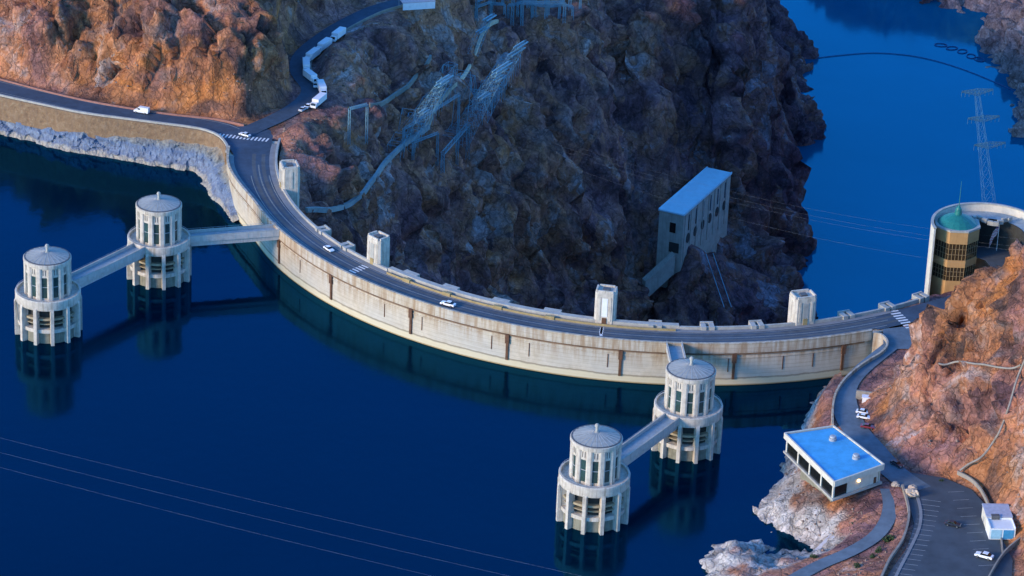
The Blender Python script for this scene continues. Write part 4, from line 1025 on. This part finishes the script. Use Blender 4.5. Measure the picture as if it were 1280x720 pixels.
def truck(pos_, heading, Ln, label):
    """white box truck: cargo box on a chassis, cab in front, six wheels"""
    root = tag(empty('box_truck', tuple(pos_), heading), label, 'truck', 'white box trucks queued down the hairpin road')
    cb = 2.0; bl = Ln - cb - .25; hw = 1.5
    MB().box((-Ln / 2 + bl / 2, 0, 2.35), (bl, 2 * hw, 2.7)).build('cargo_box', M['shelter'], root, bevel=.05)
    MB().box((-.2, 0, .8), (Ln - .6, 1.2, .4)).build('chassis', M['roof_dark'], root)
    pf = [(Ln / 2 - cb, .6), (Ln / 2, .6), (Ln / 2, 1.55), (Ln / 2 - .55, 2.6), (Ln / 2 - cb, 2.6)]
    n = len(pf); MB().add([(x, s_ * 1.25, z) for s_ in (-1, 1) for x, z in pf], [tuple(range(n)), tuple(range(n, 2 * n))[::-1]] + [(k, (k + 1) % n, n + (k + 1) % n, n + k) for k in range(n)]).build('cab', M['car_white'], root, bevel=.04)
    MB().add([(Ln / 2 + .01, -1.1, 1.58), (Ln / 2 + .01, 1.1, 1.58), (Ln / 2 - .5, 1.05, 2.55), (Ln / 2 - .5, -1.05, 2.55)], [(0, 1, 2, 3)]).build('windscreen', M['glass_dark'], root)
    for x in (Ln / 2 - 1.0, -Ln / 2 + 1.2, -Ln / 2 + 2.4):
        for s_ in (-1, 1):
            w_ = MB(); n = 14; vs = [(x + .5 * math.cos(2 * PI * k / n), s_ * 1.2 + dy, .5 + .5 * math.sin(2 * PI * k / n)) for dy in (-.15, .15) for k in range(n)]
            w_.add(vs, [tuple(range(n)), tuple(range(n, 2 * n))[::-1]] + [(k, (k + 1) % n, n + (k + 1) % n, n + k) for k in range(n)]).build('wheel', M['tyre'], root)
    for s_ in (-1, 1): MB().box((Ln / 2, s_ * .95, .85), (.1, .3, .2)).build('headlight', M['lamp_glass'], root)
gz = lambda x, y: polydist(np.array([x]), np.array([y]), hair_road)[1][0]
# (lower end, upper end, label)
SH = [((412.5, 46), (432, 31.5), 'topmost white box truck of the queue, highest up the hairpin road'),
      ((396.5, 58), (413, 46), 'white box truck second from the top of the queue on the hairpin road'),
      ((382, 70.5), (398, 58.5), 'white box truck third from the top of the queue, just above the bend'),
      ((383.5, 85), (382.5, 70), 'white box truck at the outside of the hairpin bend, turned end on'),
      ((396, 96.5), (382, 86), 'white box truck just below the hairpin bend, angled down to the right'),
      ((405.5, 112), (399.5, 98.5), 'white box truck second from the bottom of the queue with a car beside it'),
      ((391, 127), (405, 115.5), 'lowest white box truck of the queue, its cab towards the dam')]
for (a, b, lab) in SH:
    zr = gz(*at((a[0] + b[0]) / 2, (a[1] + b[1]) / 2, 24)[:2])
    A_, B_ = at(*a, zr + 3.6), at(*b, zr + 3.6); d_ = A_ - B_; m_ = (A_ + B_) / 2; m_[2] = zr + .02
    truck(m_, math.atan2(d_[1], d_[0]), min(11.0, max(7.0, np.hypot(d_[0], d_[1]) * .95)), lab)
shelter(521, -1, 32, R_(18), 15, 8, 'wide pinkish shelter roof at the top edge of the hairpin road', M['pink_roof'])

# ------------------------------------------------------------------ lattice steelwork
def lattice(mb, p, q, w0, w1, n, r=.07):
    p = np.array(p, float); q = np.array(q, float); d = Vector(q - p).normalized(); u = np.array(d.orthogonal().normalized()) if abs(d.z) < .3 else np.array(Vector((1, .2, 0)).cross(d).normalized()); v = np.array(Vector(d).cross(Vector(u)))
    ring_ = []
    for i in range(n + 1):
        t = i / n; c = p + (q - p) * t; h = (w0 + (w1 - w0) * t) / 2
        ring_.append([c + u * h * a + v * h * b for a, b in ((1, 1), (-1, 1), (-1, -1), (1, -1))])
    for i in range(n):
        for k in range(4):
            mb.bar(ring_[i][k], ring_[i + 1][k], r); mb.bar(ring_[i][k], ring_[i + 1][(k + 1) % 4], r * .65); mb.bar(ring_[i][(k + 1) % 4], ring_[i + 1][k], r * .65)
            if i: mb.bar(ring_[i][k], ring_[i][(k + 1) % 4], r * .6)
    return mb
def leaning_tower(bpx, bz, top, arms, label, w0=6, n=9, name='pylon'):
    b = sight(*bpx) if bz is None else at(*bpx, bz); root = tag(empty(name, tuple(b)), label, 'pylon', 'lattice pylons on the canyon slope')
    t = np.array(top, float)
    lattice(MB(), (0, 0, -2), t, w0, w0 * .35, n).build('mast', M['steel'], root)
    for f, ln, dr_ in arms:
        c = t * f; dv = np.array(dr_, float); dv /= np.linalg.norm(dv)
        mb = MB()
        for s in (-.7, .7): mb.box((c[0] + s * dv[1] * 1.4, c[1] - s * dv[0] * 1.4, c[2]), (ln, .55, .5), math.atan2(dv[1], dv[0]))
        lattice(mb, c - dv * ln / 2, c + dv * ln / 2, 1.2, 1.2, 6, .07)
        mb.build('crossarm', M['steel'], root)
    return root
def topvec(bpx, tpx, lean):
    """mast vector of a leaning pylon from its foot to the survey direction of its head"""
    b = sight(*bpx); 
    best = None
    for dz in np.linspace(4, 60, 113):
        p = at(*tpx, b[2] + dz); hd = np.hypot(*(p - b)[:2]); r_ = hd / dz
        if best is None or abs(r_ - lean) < best[0]: best = (abs(r_ - lean), p - b)
    return best[1]
arm_d = at(570, 92, 10) - at(545, 108, 10)
def lp(b, t, lean, arms, label, w0=6, n=10): return leaning_tower(b, None, topvec(b, t, lean), [(f, l, arm_d) for f, l in arms], label, w0, n)
lp((505, 178), (556, 99), .62, [(1.0, 11), (.93, 9), (.5, 6)], 'bluish lattice pylon leaning over the slope left of the light path', 7)
lp((572, 172), (628, 84), .62, [(1.0, 15), (.93, 11), (.6, 8)], 'bluish lattice pylon leaning just right of the light path, the middle one', 8)
lp((598, 140), (651, 56), .62, [(1.0, 10), (.9, 13), (.5, 8)], 'bluish lattice pylon leaning at the cliff edge, highest right of the light path', 8)
lp((590, 60), (612, 22), .5, [(1.0, 9), (.6, 9)], 'small bluish lattice pylon beside the upper bend of the light path', 5, 7)
def gantry(pa, pb, h, label, wd=1.0, nm='gantry', span_n=9, beams=1):
    a = sight(*pa); b = sight(*pb); m_ = (a + b) / 2; root = tag(empty(nm, tuple(m_)), label, 'gantry', 'lattice gantries on the canyon slope')
    zt_ = max(a[2], b[2]) + h - m_[2]; A_ = a - m_; B_ = b - m_
    for P_ in (A_, B_): lattice(MB(), (P_[0], P_[1], P_[2] - 1), (P_[0], P_[1], zt_), wd, wd * .8, 6, .075).build('leg', M['steel'], root)
    for k in range(beams):
        lattice(MB(), (A_[0], A_[1], zt_ - k * 4), (B_[0], B_[1], zt_ - k * 4), wd, wd, span_n, .075).build('beam', M['steel'], root)
    return root
gantry((436, 178), (458, 176), 15, 'tall narrow bluish portal frame on the slope below the trucks')
gantry((504, 186), (571, 205), 9, 'wide bluish gantry spanning the slope across the light path', span_n=16)
gantry((516, 197), (546, 206), 7, 'low bluish gantry left of the light path, below the wide one')
gantry((553, 213), (584, 196), 8, 'bright bluish gantry at the lower right end of the wide gantry', 1.6)
gantry((595, 24), (640, 30), 9, 'bluish gantry at the left side of the switchyard on top of the cliff', 1.3, span_n=10)
gantry((612, 14), (668, 20), 11, 'long bluish gantry in the middle of the switchyard on top of the cliff', 1.3, span_n=12, beams=2)
gantry((652, 30), (705, 26), 9, 'bluish gantry at the cliff edge side of the switchyard', 1.3, span_n=12)
gantry((660, 10), (712, 12), 10, 'bluish gantry at the right rear of the switchyard', 1.3, span_n=12, beams=2)
# rows of sloping steel frames between the pylons
def frame_row(pa, pb, wd, label):
    a = sight(*pa); b = sight(*pb); m_ = (a + b) / 2; root = tag(empty('steel_frame', tuple(m_)), label, 'steel frame', 'sloping steel frames on the canyon slope'); d_ = b - a; Ln = np.linalg.norm(d_)
    mb = MB(); n = int(Ln / 4.0); s_ = np.array([d_[1], -d_[0], 0]); s_ /= np.linalg.norm(s_)
    for i in range(n + 1):
        c = a + d_ * i / n; g = ground(c[0], c[1], c[2]); c = np.array([c[0], c[1], max(g, c[2])]) - m_
        for s in (-1, 1): mb.bar(c + s_ * s * wd / 2 - (0, 0, 2), c + s_ * s * wd / 2 + (0, 0, 5), .085)
        mb.bar(c - s_ * wd / 2 + (0, 0, 5), c + s_ * wd / 2 + (0, 0, 5), .085)
        if i:
            for s in (-1, 1): mb.bar(pc + s_ * s * wd / 2 + (0, 0, 5), c + s_ * s * wd / 2 + (0, 0, 5), .085); mb.bar(pc + s_ * s * wd / 2 + (0, 0, 0), c + s_ * s * wd / 2 + (0, 0, 5), .05)
            mb.bar(pc - s_ * wd / 2 + (0, 0, 5), c + s_ * wd / 2 + (0, 0, 5), .05)
        pc = c
    mb.build('frame', M['steel'], root); return root
frame_row((492, 196), (545, 128), 6, 'row of bluish steel frames climbing beside the left leaning pylon')
frame_row((560, 188), (604, 130), 7, 'row of bluish steel frames climbing right of the light path, lower row')
frame_row((592, 150), (640, 80), 8, 'row of bluish steel frames climbing along the cliff edge, upper row')
frame_row((508, 190), (560, 112), 5, 'second row of bluish steel frames left of the light path, nearer the path')
frame_row((575, 192), (622, 118), 7, 'third row of bluish steel frames right of the light path, nearest the cliff edge')
frame_row((545, 118), (566, 92), 5, 'short row of bluish steel frames at the head of the left leaning pylon')
gg = np.random.RandomState(3)
for k in range(14):
    x = 598 + (k % 7) * 17 + gg.uniform(-4, 4); y = 6 + (k // 7) * 14 + gg.uniform(-3, 3)
    gantry((x, y), (x + gg.uniform(14, 22), y + gg.uniform(-3, 5)), gg.uniform(4, 7), 'bluish lattice frame in the dense switchyard on top of the cliff', 1.0, nm='switchyard_frame', span_n=7)
# pylon at the right canyon rim
rb = at(1256, 262, 8); rt_ = at(1221, 112, 58) - rb
ry = tag(empty('pylon', tuple(rb)), 'tall thin lattice pylon with three crossarms leaning in front of the blue river', 'pylon', 'lattice pylons at the river')
M['steel_dk'] = simple('weathered_steel', (.07, .16, .17), .6, var=.3)
lattice(MB(), (0, 0, -30), rt_, 6.5, 1.6, 16, .045).build('mast', simple('faint_blue_steel', (.06, .20, .32), .6), ry)
for f in (.98, .76, .54):
    c = rt_ * f; mb = MB()
    for s in (-1, 1):
        lattice(mb, c, c + np.array([s * 6.5, s * 2.0, .6]), 2.2, .4, 5, .05)
        for k in (.5, .75, 1): e = c + np.array([s * 6.5 * k, s * 2 * k, .4]); mb.bar(e, e - np.array([0, 0, 2.2]), .06)
    mb.build('crossarm', M['steel_dk'], ry)

# ------------------------------------------------------------------ wires
def wire(a, b, sag, r, label, group):
    a = np.array(a); b = np.array(b); P_ = [a + (b - a) * t - np.array([0, 0, 4 * sag * t * (1 - t)]) for t in np.linspace(0, 1, 41)]
    o = MB().tube(P_, r, 5).build('power_line', M['wire']); tag(o, label, 'power line', group); return o
for (l, r_, lab) in (((-60, 532), (900, 758), 'uppermost of the three thin power lines over the near lake'), ((-60, 550), (860, 770), 'middle one of the three thin power lines over the near lake'), ((-60, 568), (800, 780), 'lowest of the three thin power lines over the near lake')):
    wire(at(*l, 95), at(*r_, 95), 1.2, .010, lab, 'power lines over the lake')
T3 = sight(598, 140)
for k, (y0, y1) in enumerate(((146, 262), (151, 272), (157, 277), (172, 302))):
    wire(at(620, y0, -8), at(1290, y1 + 38, 40), 9, .008, ('highest', 'second', 'third', 'lowest')[k] + ' of the four thin power lines crossing the canyon behind the dam', 'power lines across the canyon')

# ------------------------------------------------------------------ paths and pipes on the slopes
def drape(pl, dz=.7, n=60):
    P_ = smooth_path([[x, y, 0] for x, y in pl], 3.0); out = []
    for q in P_:
        g = sight(q[0], q[1]); g[2] = max([g[2]] + [min(ground(g[0] + a, g[1] + b, g[2]), g[2] + 2.5) for a in (-1.8, 0, 1.8) for b in (-1.8, 0, 1.8)]); out.append(g + np.array([0, 0, dz]))
    out = np.array(out)
    for _ in range(8): out[1:-1] = (out[:-2] + 2 * out[1:-1] + out[2:]) / 4
    return out
M['dust'] = asphalt('dusty_path', (.60, .49, .34), .5)
struct('path', MB().wallstrip(drape([(535, 166), (545, 140), (560, 122), (582, 98), (595, 70), (602, 48), (612, 36), (622, 30)]), 1.1, -1.5, .3), M['dust'])
struct('path', MB().wallstrip(drape([(383, 268), (405, 270), (430, 266), (446, 256), (462, 236), (478, 214), (495, 196), (515, 180), (535, 166)]), 1.4, -1.5, .6), asphalt('grey_path', (.24, .28, .28), .5))
struct('path', MB().wallstrip(drape([(538, 76), (528, 92), (515, 107), (498, 122), (478, 132), (462, 136)]), 1.0, -1.5, .5), asphalt('faint_path', (.17, .18, .16), .5))
o = MB().tube(drape([(1281, 458), (1270, 484), (1262, 512), (1250, 545), (1233, 573), (1216, 585), (1199, 598)], .5), .38, 6).build('pipe', M['masonry']); tag(o, 'pale pipe running steeply down the warm rock slope above the car park', 'pipe')
o = MB().tube(drape([(1172, 464), (1188, 461), (1210, 463), (1240, 467), (1266, 471), (1275, 466)], .5), .34, 6).build('pipe', M['masonry']); tag(o, 'pale pipe running level across the upper part of the warm rock slope', 'pipe')
o = MB().wallstrip(np.array(drape([(1196, 600), (1215, 610), (1228, 625), (1240, 646), (1250, 668), (1253, 694)], .2)), .5, -.6, .8).build('guard_wall', M['masonry']); tag(o, 'low pale guard wall between the car park and the foot of the rock slope', 'wall')
o = MB().wallstrip(smooth_path(pp([(1128, 608, 16), (1134, 628, 16), (1136, 648, 16), (1128, 676, 16), (1112, 700, 16), (1100, 726, 16), (1090, 745, 16)])), .7, -2.5, .8).build('guard_wall', M['masonry']); tag(o, 'curving pale guard wall between the car park and the brown bank', 'wall')
o = MB().wallstrip(smooth_path(pp([(1290, 664, 17), (1268, 680, 17), (1255, 692, 16.5), (1244, 708, 16.5), (1232, 730, 16.5)])), .5, -.8, .9).build('guard_wall', M['masonry']); tag(o, 'pale wall at the bottom right corner behind the white car', 'wall')
# concrete ramp into the little cove and its side wall
struct('boat_ramp', MB().add([tuple(at(1012, 693, .5)), tuple(at(1034, 692, 2)), tuple(at(1074, 650, 9.5)), tuple(at(1060, 646, 9.3)), tuple(at(1012, 693, -6)), tuple(at(1034, 692, -6)), tuple(at(1074, 650, 4)), tuple(at(1060, 646, 4))], [(0, 1, 2, 3), (0, 4, 5, 1), (1, 5, 6, 2), (2, 6, 7, 3), (3, 7, 4, 0)]), simple('pale_ramp_concrete', (.42, .42, .46), .85, var=.25))
# stone terrace wall and shed by the lower road
tw_ = smooth_path(pp([(1070, 494, 17), (1085, 496, 17), (1108, 500, 17)]))
o = MB().wallstrip(tw_, .8, -1.5, 2.0).build('terrace_wall', M['masonry']); tag(o, 'short pale stone wall behind the white shed by the lower road', 'wall')
sh_ = at(1084, 503, 16); shd = tag(empty('shed', tuple(sh_), R_(-8)), 'small white shed against the pale stone wall by the lower road', 'shed')
MB().box((0, 0, 1.1), (3.6, 2.2, 2.2)).build('wall', M['white'], shd); MB().box((0, 0, 2.3), (4.0, 2.6, .2)).build('roof', M['shelter'], shd); MB().box((.5, -1.12, .95), (.9, .08, 1.9)).build('door', M['grey'], shd)

# ------------------------------------------------------------------ service building by the car park
sb = at(1247, 660, 16); ab_ = at(1232, 634, 20) - at(1244, 668, 20); rz = math.atan2(ab_[1], ab_[0])
sv = tag(empty('service_building', tuple(sb), rz), 'white boxy service building with a grey roof and blue tank front by the car park', 'building')
MB().box((3.2, 0, 2.3), (8.4, 8.2, 4.6)).build('wall', M['cream'], sv)
MB().box((3.2, 0, 4.75), (8.9, 8.7, .3)).build('roof', simple('lavender_roof', (.42, .44, .52), .7), sv)
MB().box((-4.4, 0, 2.0), (6.6, 8.4, 4.0)).build('annex', M['white'], sv)
mb = MB()
for s in (-1, 1): mb.box((-4.4, s * 4.05, 4.2), (6.6, .3, .5))
mb.box((-1.25, 0, 4.2), (.3, 7.8, .5)); mb.build('annex_parapet', M['white'], sv)
MB().box((-1.0, 1.4, 4.7), (1.6, 2.6, 1.3)).build('roof_unit', M['roof_dark'], sv)
for s, m_ in ((-2.0, simple('blue_panel', (.05, .28, .5), .5)), (2.0, simple('pale_blue_panel', (.32, .55, .66), .5))): MB().box((-7.75, s, 1.9), (.16, 3.4, 3.2)).build('shutter', m_, sv)
MB().box((3.2, 4.13, 1.2), (1.1, .1, 2.2)).build('door', M['grey'], sv)

# ------------------------------------------------------------------ boulders and bushes
def boulder(x, y, z, r, label):
    bm = bmesh.new(); bmesh.ops.create_icosphere(bm, subdivisions=4, radius=1); V_ = np.array([v.co[:] for v in bm.verts]); s = rng.randint(100)
    k = 1 + .22 * facets(V_ * 1.3 + s, s) + .06 * fbm(V_ * 3, 3, s)
    for v, q in zip(bm.verts, V_ * k[:, None]): v.co = Vector((q[0] * r * 1.15, q[1] * r, q[2] * r * .75))
    me = bpy.data.meshes.new('boulder'); bm.to_mesh(me); bm.free(); me.materials.append(M['boulder'])
    o = bpy.data.objects.new('boulder', me); COL.objects.link(o); p = at(x, y, z); o.location = (p[0], p[1], z + r * .4); tag(o, label, 'boulder', 'tan boulders by the car park entrance')
boulder(1139, 619, 16, 1.9, 'largest tan boulder at the end of the car park guard wall')
boulder(1141, 611.5, 16, 1.3, 'tan boulder just behind the largest one at the car park entrance')
boulder(1119, 607, 15.6, 1.1, 'small pale boulder at the head of the blue grey path')
def bush_mesh(r, n, seed):
    g = np.random.RandomState(seed); mb = MB()
    for i in range(n):
        d_ = g.normal(size=3); d_[2] = abs(d_[2]) * .8; d_ /= np.linalg.norm(d_); c = d_ * r * g.uniform(.35, 1.0) * (1 + .3 * math.sin(3 * d_[0] + seed)); s = r * g.uniform(.12, .24)
        a = g.normal(size=3); a /= np.linalg.norm(a); b = np.cross(a, g.normal(size=3)); b /= np.linalg.norm(b)
        mb.add([c - a * s, c + b * s * .7, c + a * s, c - b * s * .7], [(0, 1, 2, 3)])
    return mb
for k, (x, y, r, lab) in enumerate(((1110, 676, 2.1, 'largest dark green bush on the brown bank left of the guard wall'), (1098, 690, 1.5, 'dark green bush below the largest one on the brown bank'), (1091, 697, 1.2, 'low green bush between the path and the lower brown bank'), (1072, 708, 1.3, 'green bush at the near edge of the blue grey path'), (1018, 697, 1.3, 'green bush at the foot of the pale boat ramp'), (1176, 602, 1.0, 'yellow green bush at the foot of the pale pipe'))):
    g = sight(x, y); root = tag(empty('bush', tuple(g)), lab, 'bush', 'bushes around the car park')
    bush_mesh(r, 220, k).build('foliage', M['green'], root)
    mb = MB()
    for q in range(5): mb.bar((0, 0, -.3), (r * .5 * math.cos(q * 1.3), r * .5 * math.sin(q * 1.3), r * .7), .06)
    mb.build('stem', M['rust'], root)
# desert scrub scattered over the dry slopes
mb = MB(); g = np.random.RandomState(5); cnt = 0
tri = [(0, 1, 2), (0, 2, 3), (0, 3, 4), (0, 4, 1), (5, 2, 1), (5, 3, 2), (5, 4, 3), (5, 1, 4)]
sel = np.where((~bad) & (flat > .25) & (calm > .5) & (P3[:, 2] > 5))[0]
cl_n = fbm(P3[sel] / 22, 3, 77); sel = sel[(cl_n > -.1)]
selw = sel[~nv[sel]]; sele = sel[nv[sel] & (Y[sel] < 1135)]
for idx in list(g.choice(selw, min(1500, len(selw)), False)) + list(g.choice(sele, min(260, len(sele)), False)):
    p = P3[idx]; r = g.uniform(.35, 1.1)
    for q in range(3):
        o_ = g.normal(size=3) * r * .5; rr = r * g.uniform(.4, .8)
        vs = [(0, 0, 1), (1, 0, 0), (0, 1, 0), (-1, 0, 0), (0, -1, 0), (0, 0, -.6)]
        mb.add([(p[0] + o_[0] + v[0] * rr * g.uniform(.6, 1.3), p[1] + o_[1] + v[1] * rr * g.uniform(.6, 1.3), p[2] + abs(o_[2]) * .5 + v[2] * rr * g.uniform(.5, 1)) for v in vs], tri)
o = mb.build('scrub', M['scrub']); o['kind'] = 'stuff'; o['label'] = 'low dark desert scrub dotted over the dry slopes'; o['category'] = 'scrub'
# loose stones at the foot of the slopes
mb = MB(); g = np.random.RandomState(8); sel = np.where((~bad) & (calm > .25) & (calm < .9) & (P3[:, 2] > 3))[0]
for idx in g.choice(sel, min(900, len(sel)), False):
    p = P3[idx]; r = g.uniform(.25, .9)
    vs = [(0, 0, 1), (1, 0, 0), (0, 1, 0), (-1, 0, 0), (0, -1, 0), (0, 0, -.6)]
    mb.add([(p[0] + v[0] * r * g.uniform(.6, 1.3), p[1] + v[1] * r * g.uniform(.6, 1.3), p[2] + v[2] * r * g.uniform(.4, .9)) for v in vs], tri)
o = mb.build('rubble', M['stone']); o['kind'] = 'stuff'; o['label'] = 'loose stones scattered at the foot of the slopes'; o['category'] = 'rubble'

# ------------------------------------------------------------------ boom and floats on the river
bp = smooth_path(pp([(1016, 73, -159.7), (1050, 69, -159.7), (1092, 66, -159.7), (1135, 69, -159.7), (1170, 76, -159.7), (1205, 87, -159.7), (1240, 101, -159.7), (1279, 119, -159.7)]), 4)
bo = tag(empty('floating_boom', tuple(bp[len(bp) // 2])), 'dark floating boom curving across the blue river', 'boom'); c_ = bp[len(bp) // 2]
MB().tube(bp - c_, .2, 6).build('cable', M['boom'], bo)
mb = MB()
for i in range(len(bp) - 1): d_ = bp[i + 1] - bp[i]; mb.bar(bp[i] + d_ * .1 - c_, bp[i] + d_ * .85 - c_, .22, 8)
mb.build('float', M['boom'], bo)['kind'] = 'stuff'
for k, (x, y) in enumerate(((1176, 56), (1190, 60), (1203, 64), (1214, 70), (1224, 74))):
    p = at(x, y, -159.7)
    o = MB().ring([(3.15, -.2), (3.5, -.2), (3.5, .2), (3.15, .2)], 20).build('mooring_float', M['boom']); o.location = p; o.scale = (1.1, .8, 1); o.rotation_euler.z = .5 * k
    tag(o, 'dark ring shaped float on the river below the far bank', 'float', 'dark ring floats on the river')

# ------------------------------------------------------------------ vehicles
def car_body(prof_, hw, tuck=.12):
    mb = MB(); n = len(prof_); vs = []
    for s in (-1, 1):
        for x, z in prof_: vs.append((x, s * (hw - (tuck if z > .95 else 0)), z))
    return mb.add(vs, [tuple(range(n)), tuple(range(n, 2 * n))[::-1]] + [(i, (i + 1) % n, n + (i + 1) % n, n + i) for i in range(n)])
SEDAN = [(-2.3, .35), (2.25, .35), (2.3, .62), (2.2, .80), (1.0, .95), (-1.6, 1.0), (-2.25, .95), (-2.32, .6)]
SEDAN_C = [(1.0, .93), (.25, 1.42), (-.95, 1.45), (-1.75, .98)]
VAN = [(-2.9, .4), (2.7, .4), (2.75, .8), (2.5, 1.15), (1.75, 1.25), (-2.9, 1.25)]
VAN_C = [(1.8, 1.2), (1.15, 2.1), (.9, 2.35), (-2.88, 2.35), (-2.9, 1.2)]
def vehicle(pos_, heading, label, paint, kind='car'):
    bd, cb, hw = (SEDAN, SEDAN_C, .9) if kind == 'car' else (VAN, VAN_C, 1.02)
    root = tag(empty('parked_car' if kind == 'car' else 'white_van', tuple(pos_), heading), label, 'car' if kind == 'car' else 'van', 'vehicles on the roads and car parks')
    car_body(bd, hw, .05).build('body', paint, root, bevel=.06)
    cbo = car_body(cb, hw - .1, .12).build('cabin', paint if kind != 'car' else M['glass_dark'], root)
    if kind == 'car':
        z = 1.47; MB().box((-.35, 0, z), (1.35, 1.36, .06)).build('roof', paint, root, bevel=.02)
    else:
        mb = MB().add([(1.83, -.75, 1.26), (1.83, .75, 1.26), (1.22, .72, 2.06), (1.22, -.72, 2.06)], [(0, 1, 2, 3)]); mb.build('windscreen', M['glass_dark'], cbo)
        for s in (-1, 1): MB().box((.75, s * .91, 1.7), (.9, .06, .55)).build('side_window', M['glass_dark'], cbo)
    for x in ((-1.4, 1.4) if kind == 'car' else (-1.8, 1.8)):
        for s in (-1, 1):
            w_ = MB(); n = 14; vs = [(x + .33 * math.cos(2 * PI * k / n), s * (hw - .02) + dy, .33 + .33 * math.sin(2 * PI * k / n)) for dy in (-.1, .1) for k in range(n)]
            w_.add(vs, [tuple(range(n)), tuple(range(n, 2 * n))[::-1]] + [(k, (k + 1) % n, n + (k + 1) % n, n + k) for k in range(n)])
            wo = w_.build('wheel', M['tyre'], root)
            MB().box((x, s * (hw + .09), .33), (.3, .03, .3)).build('rim', M['chrome'], wo)
    fx = bd[2][0]
    for s in (-1, 1):
        MB().box((fx - .03, s * .62, .68), (.12, .36, .16)).build('headlight', M['lamp_glass'], root); MB().box((bd[0][0] + .0, s * .66, .78), (.12, .3, .16)).build('tail_light', M['tail'], root)
    return root
def head(p, q, z=16): a = at(*p, z); b = at(*q, z); return math.atan2(b[1] - a[1], b[0] - a[0])
def sc(o, k): o.scale = (k, k, k); return o
sc(vehicle(at(177, 141, 16.02), head((190, 143), (160, 138)), 'white van on the left road below the orange cliff', M['car_white'], 'van'), 1.15)
sc(vehicle(at(306, 170, 16.03), head((312, 172), (296, 167)), 'white car on the crossing at the left road junction', M['car_white']), 1.1)
sc(vehicle(at(411, 313, 16.03), head((405, 309), (417, 317)), 'white car on the dam road left of the crossing stripes', M['car_white']), 1.1)
sc(vehicle(at(560, 382, 16.03), head((570, 384), (550, 379)), 'white car alone in the near lane of the dam road', M['car_white']), 1.25)
hz = lambda x, y: gz(*at(x, y, 18)[:2])
sc(vehicle(at(386, 134, hz(386, 134)), head((378, 138), (392, 130)), 'white car on the hairpin road below the lowest truck, nearer the truck', M['car_white']), 1.1)
sc(vehicle(at(379, 138, hz(379, 138)), head((378, 138), (392, 130)), 'white car on the hairpin road below the lowest truck, farther from it', M['car_silver']), 1.1)
vehicle(at(394, 108, hz(394, 108)), head((394, 102), (396, 114)), 'silver car beside the second lowest truck on the hairpin road', M['car_silver'])
sc(vehicle(at(1079, 517, 16), head((1070, 516), (1088, 519)), 'white car parked farthest from the blue roof in the group by the rock', M['car_white']), 1.1)
sc(vehicle(at(1080, 523, 16), head((1070, 522), (1088, 525)), 'white car parked between another white car and the dark red car', M['car_white']), 1.1)
sc(vehicle(at(1084.5, 535, 16), head((1070, 533), (1090, 536)), 'dark red car parked at the foot of the warm rock', M['car_red']), 1.05)
sc(vehicle(at(1121, 582, 16), head((1112, 577), (1130, 587)), 'dark car parked against the rock right of the blue roofed building', M['car_dark']), 1.1)
sc(vehicle(at(1191, 657, 15.97), head((1180, 655), (1200, 659)), 'dark car alone in the middle of the car park', M['car_dark']), 1.1)
sc(vehicle(at(1230, 697, 15.97), head((1240, 700), (1218, 694)), 'white car parked at the lower right edge of the car park', M['car_white']), 1.3)

# ------------------------------------------------------------------ light
SUN_EL, SUN_AZ = R_(17.0), math.atan2(-.52, -.85)      # low warm light from the left, behind the viewer
w = bpy.data.worlds.new('World'); S.world = w; w.use_nodes = True; nt = w.node_tree
bg = nt.nodes['Background']
sky = nt.nodes.new('ShaderNodeTexSky'); sky.sky_type = 'NISHITA'; sky.sun_disc = False
sky.sun_elevation = SUN_EL; sky.sun_rotation = PI / 2 - SUN_AZ; sky.altitude = 400; sky.air_density = 1.2; sky.dust_density = .6; sky.ozone_density = 2.5
tintn = nt.nodes.new('ShaderNodeMix'); tintn.data_type = 'RGBA'; tintn.blend_type = 'MULTIPLY'; tintn.inputs[0].default_value = 1.0
tintn.inputs[7].default_value = (.34, .79, 1.34, 1)
nt.links.new(sky.outputs[0], tintn.inputs[6]); nt.links.new(tintn.outputs[2], bg.inputs['Color']); bg.inputs['Strength'].default_value = .15
sl = bpy.data.lights.new('sun', 'SUN'); sl.energy = 1.9; sl.angle = R_(14); sl.color = (1.0, .74, .48)
so = bpy.data.objects.new('sun', sl); COL.objects.link(so)
sd = Vector((math.cos(SUN_AZ) * math.cos(SUN_EL), math.sin(SUN_AZ) * math.cos(SUN_EL), math.sin(SUN_EL)))
so.rotation_euler = sd.to_track_quat('Z', 'Y').to_euler()
so.location = (-300, 700, 300)
S.view_settings.view_transform = 'Standard'; S.view_settings.look = 'None'; S.view_settings.exposure = 1.2; S.view_settings.gamma = 1
S.cycles.max_bounces = 5; S.cycles.diffuse_bounces = 2; S.cycles.glossy_bounces = 3; S.cycles.use_denoising = True
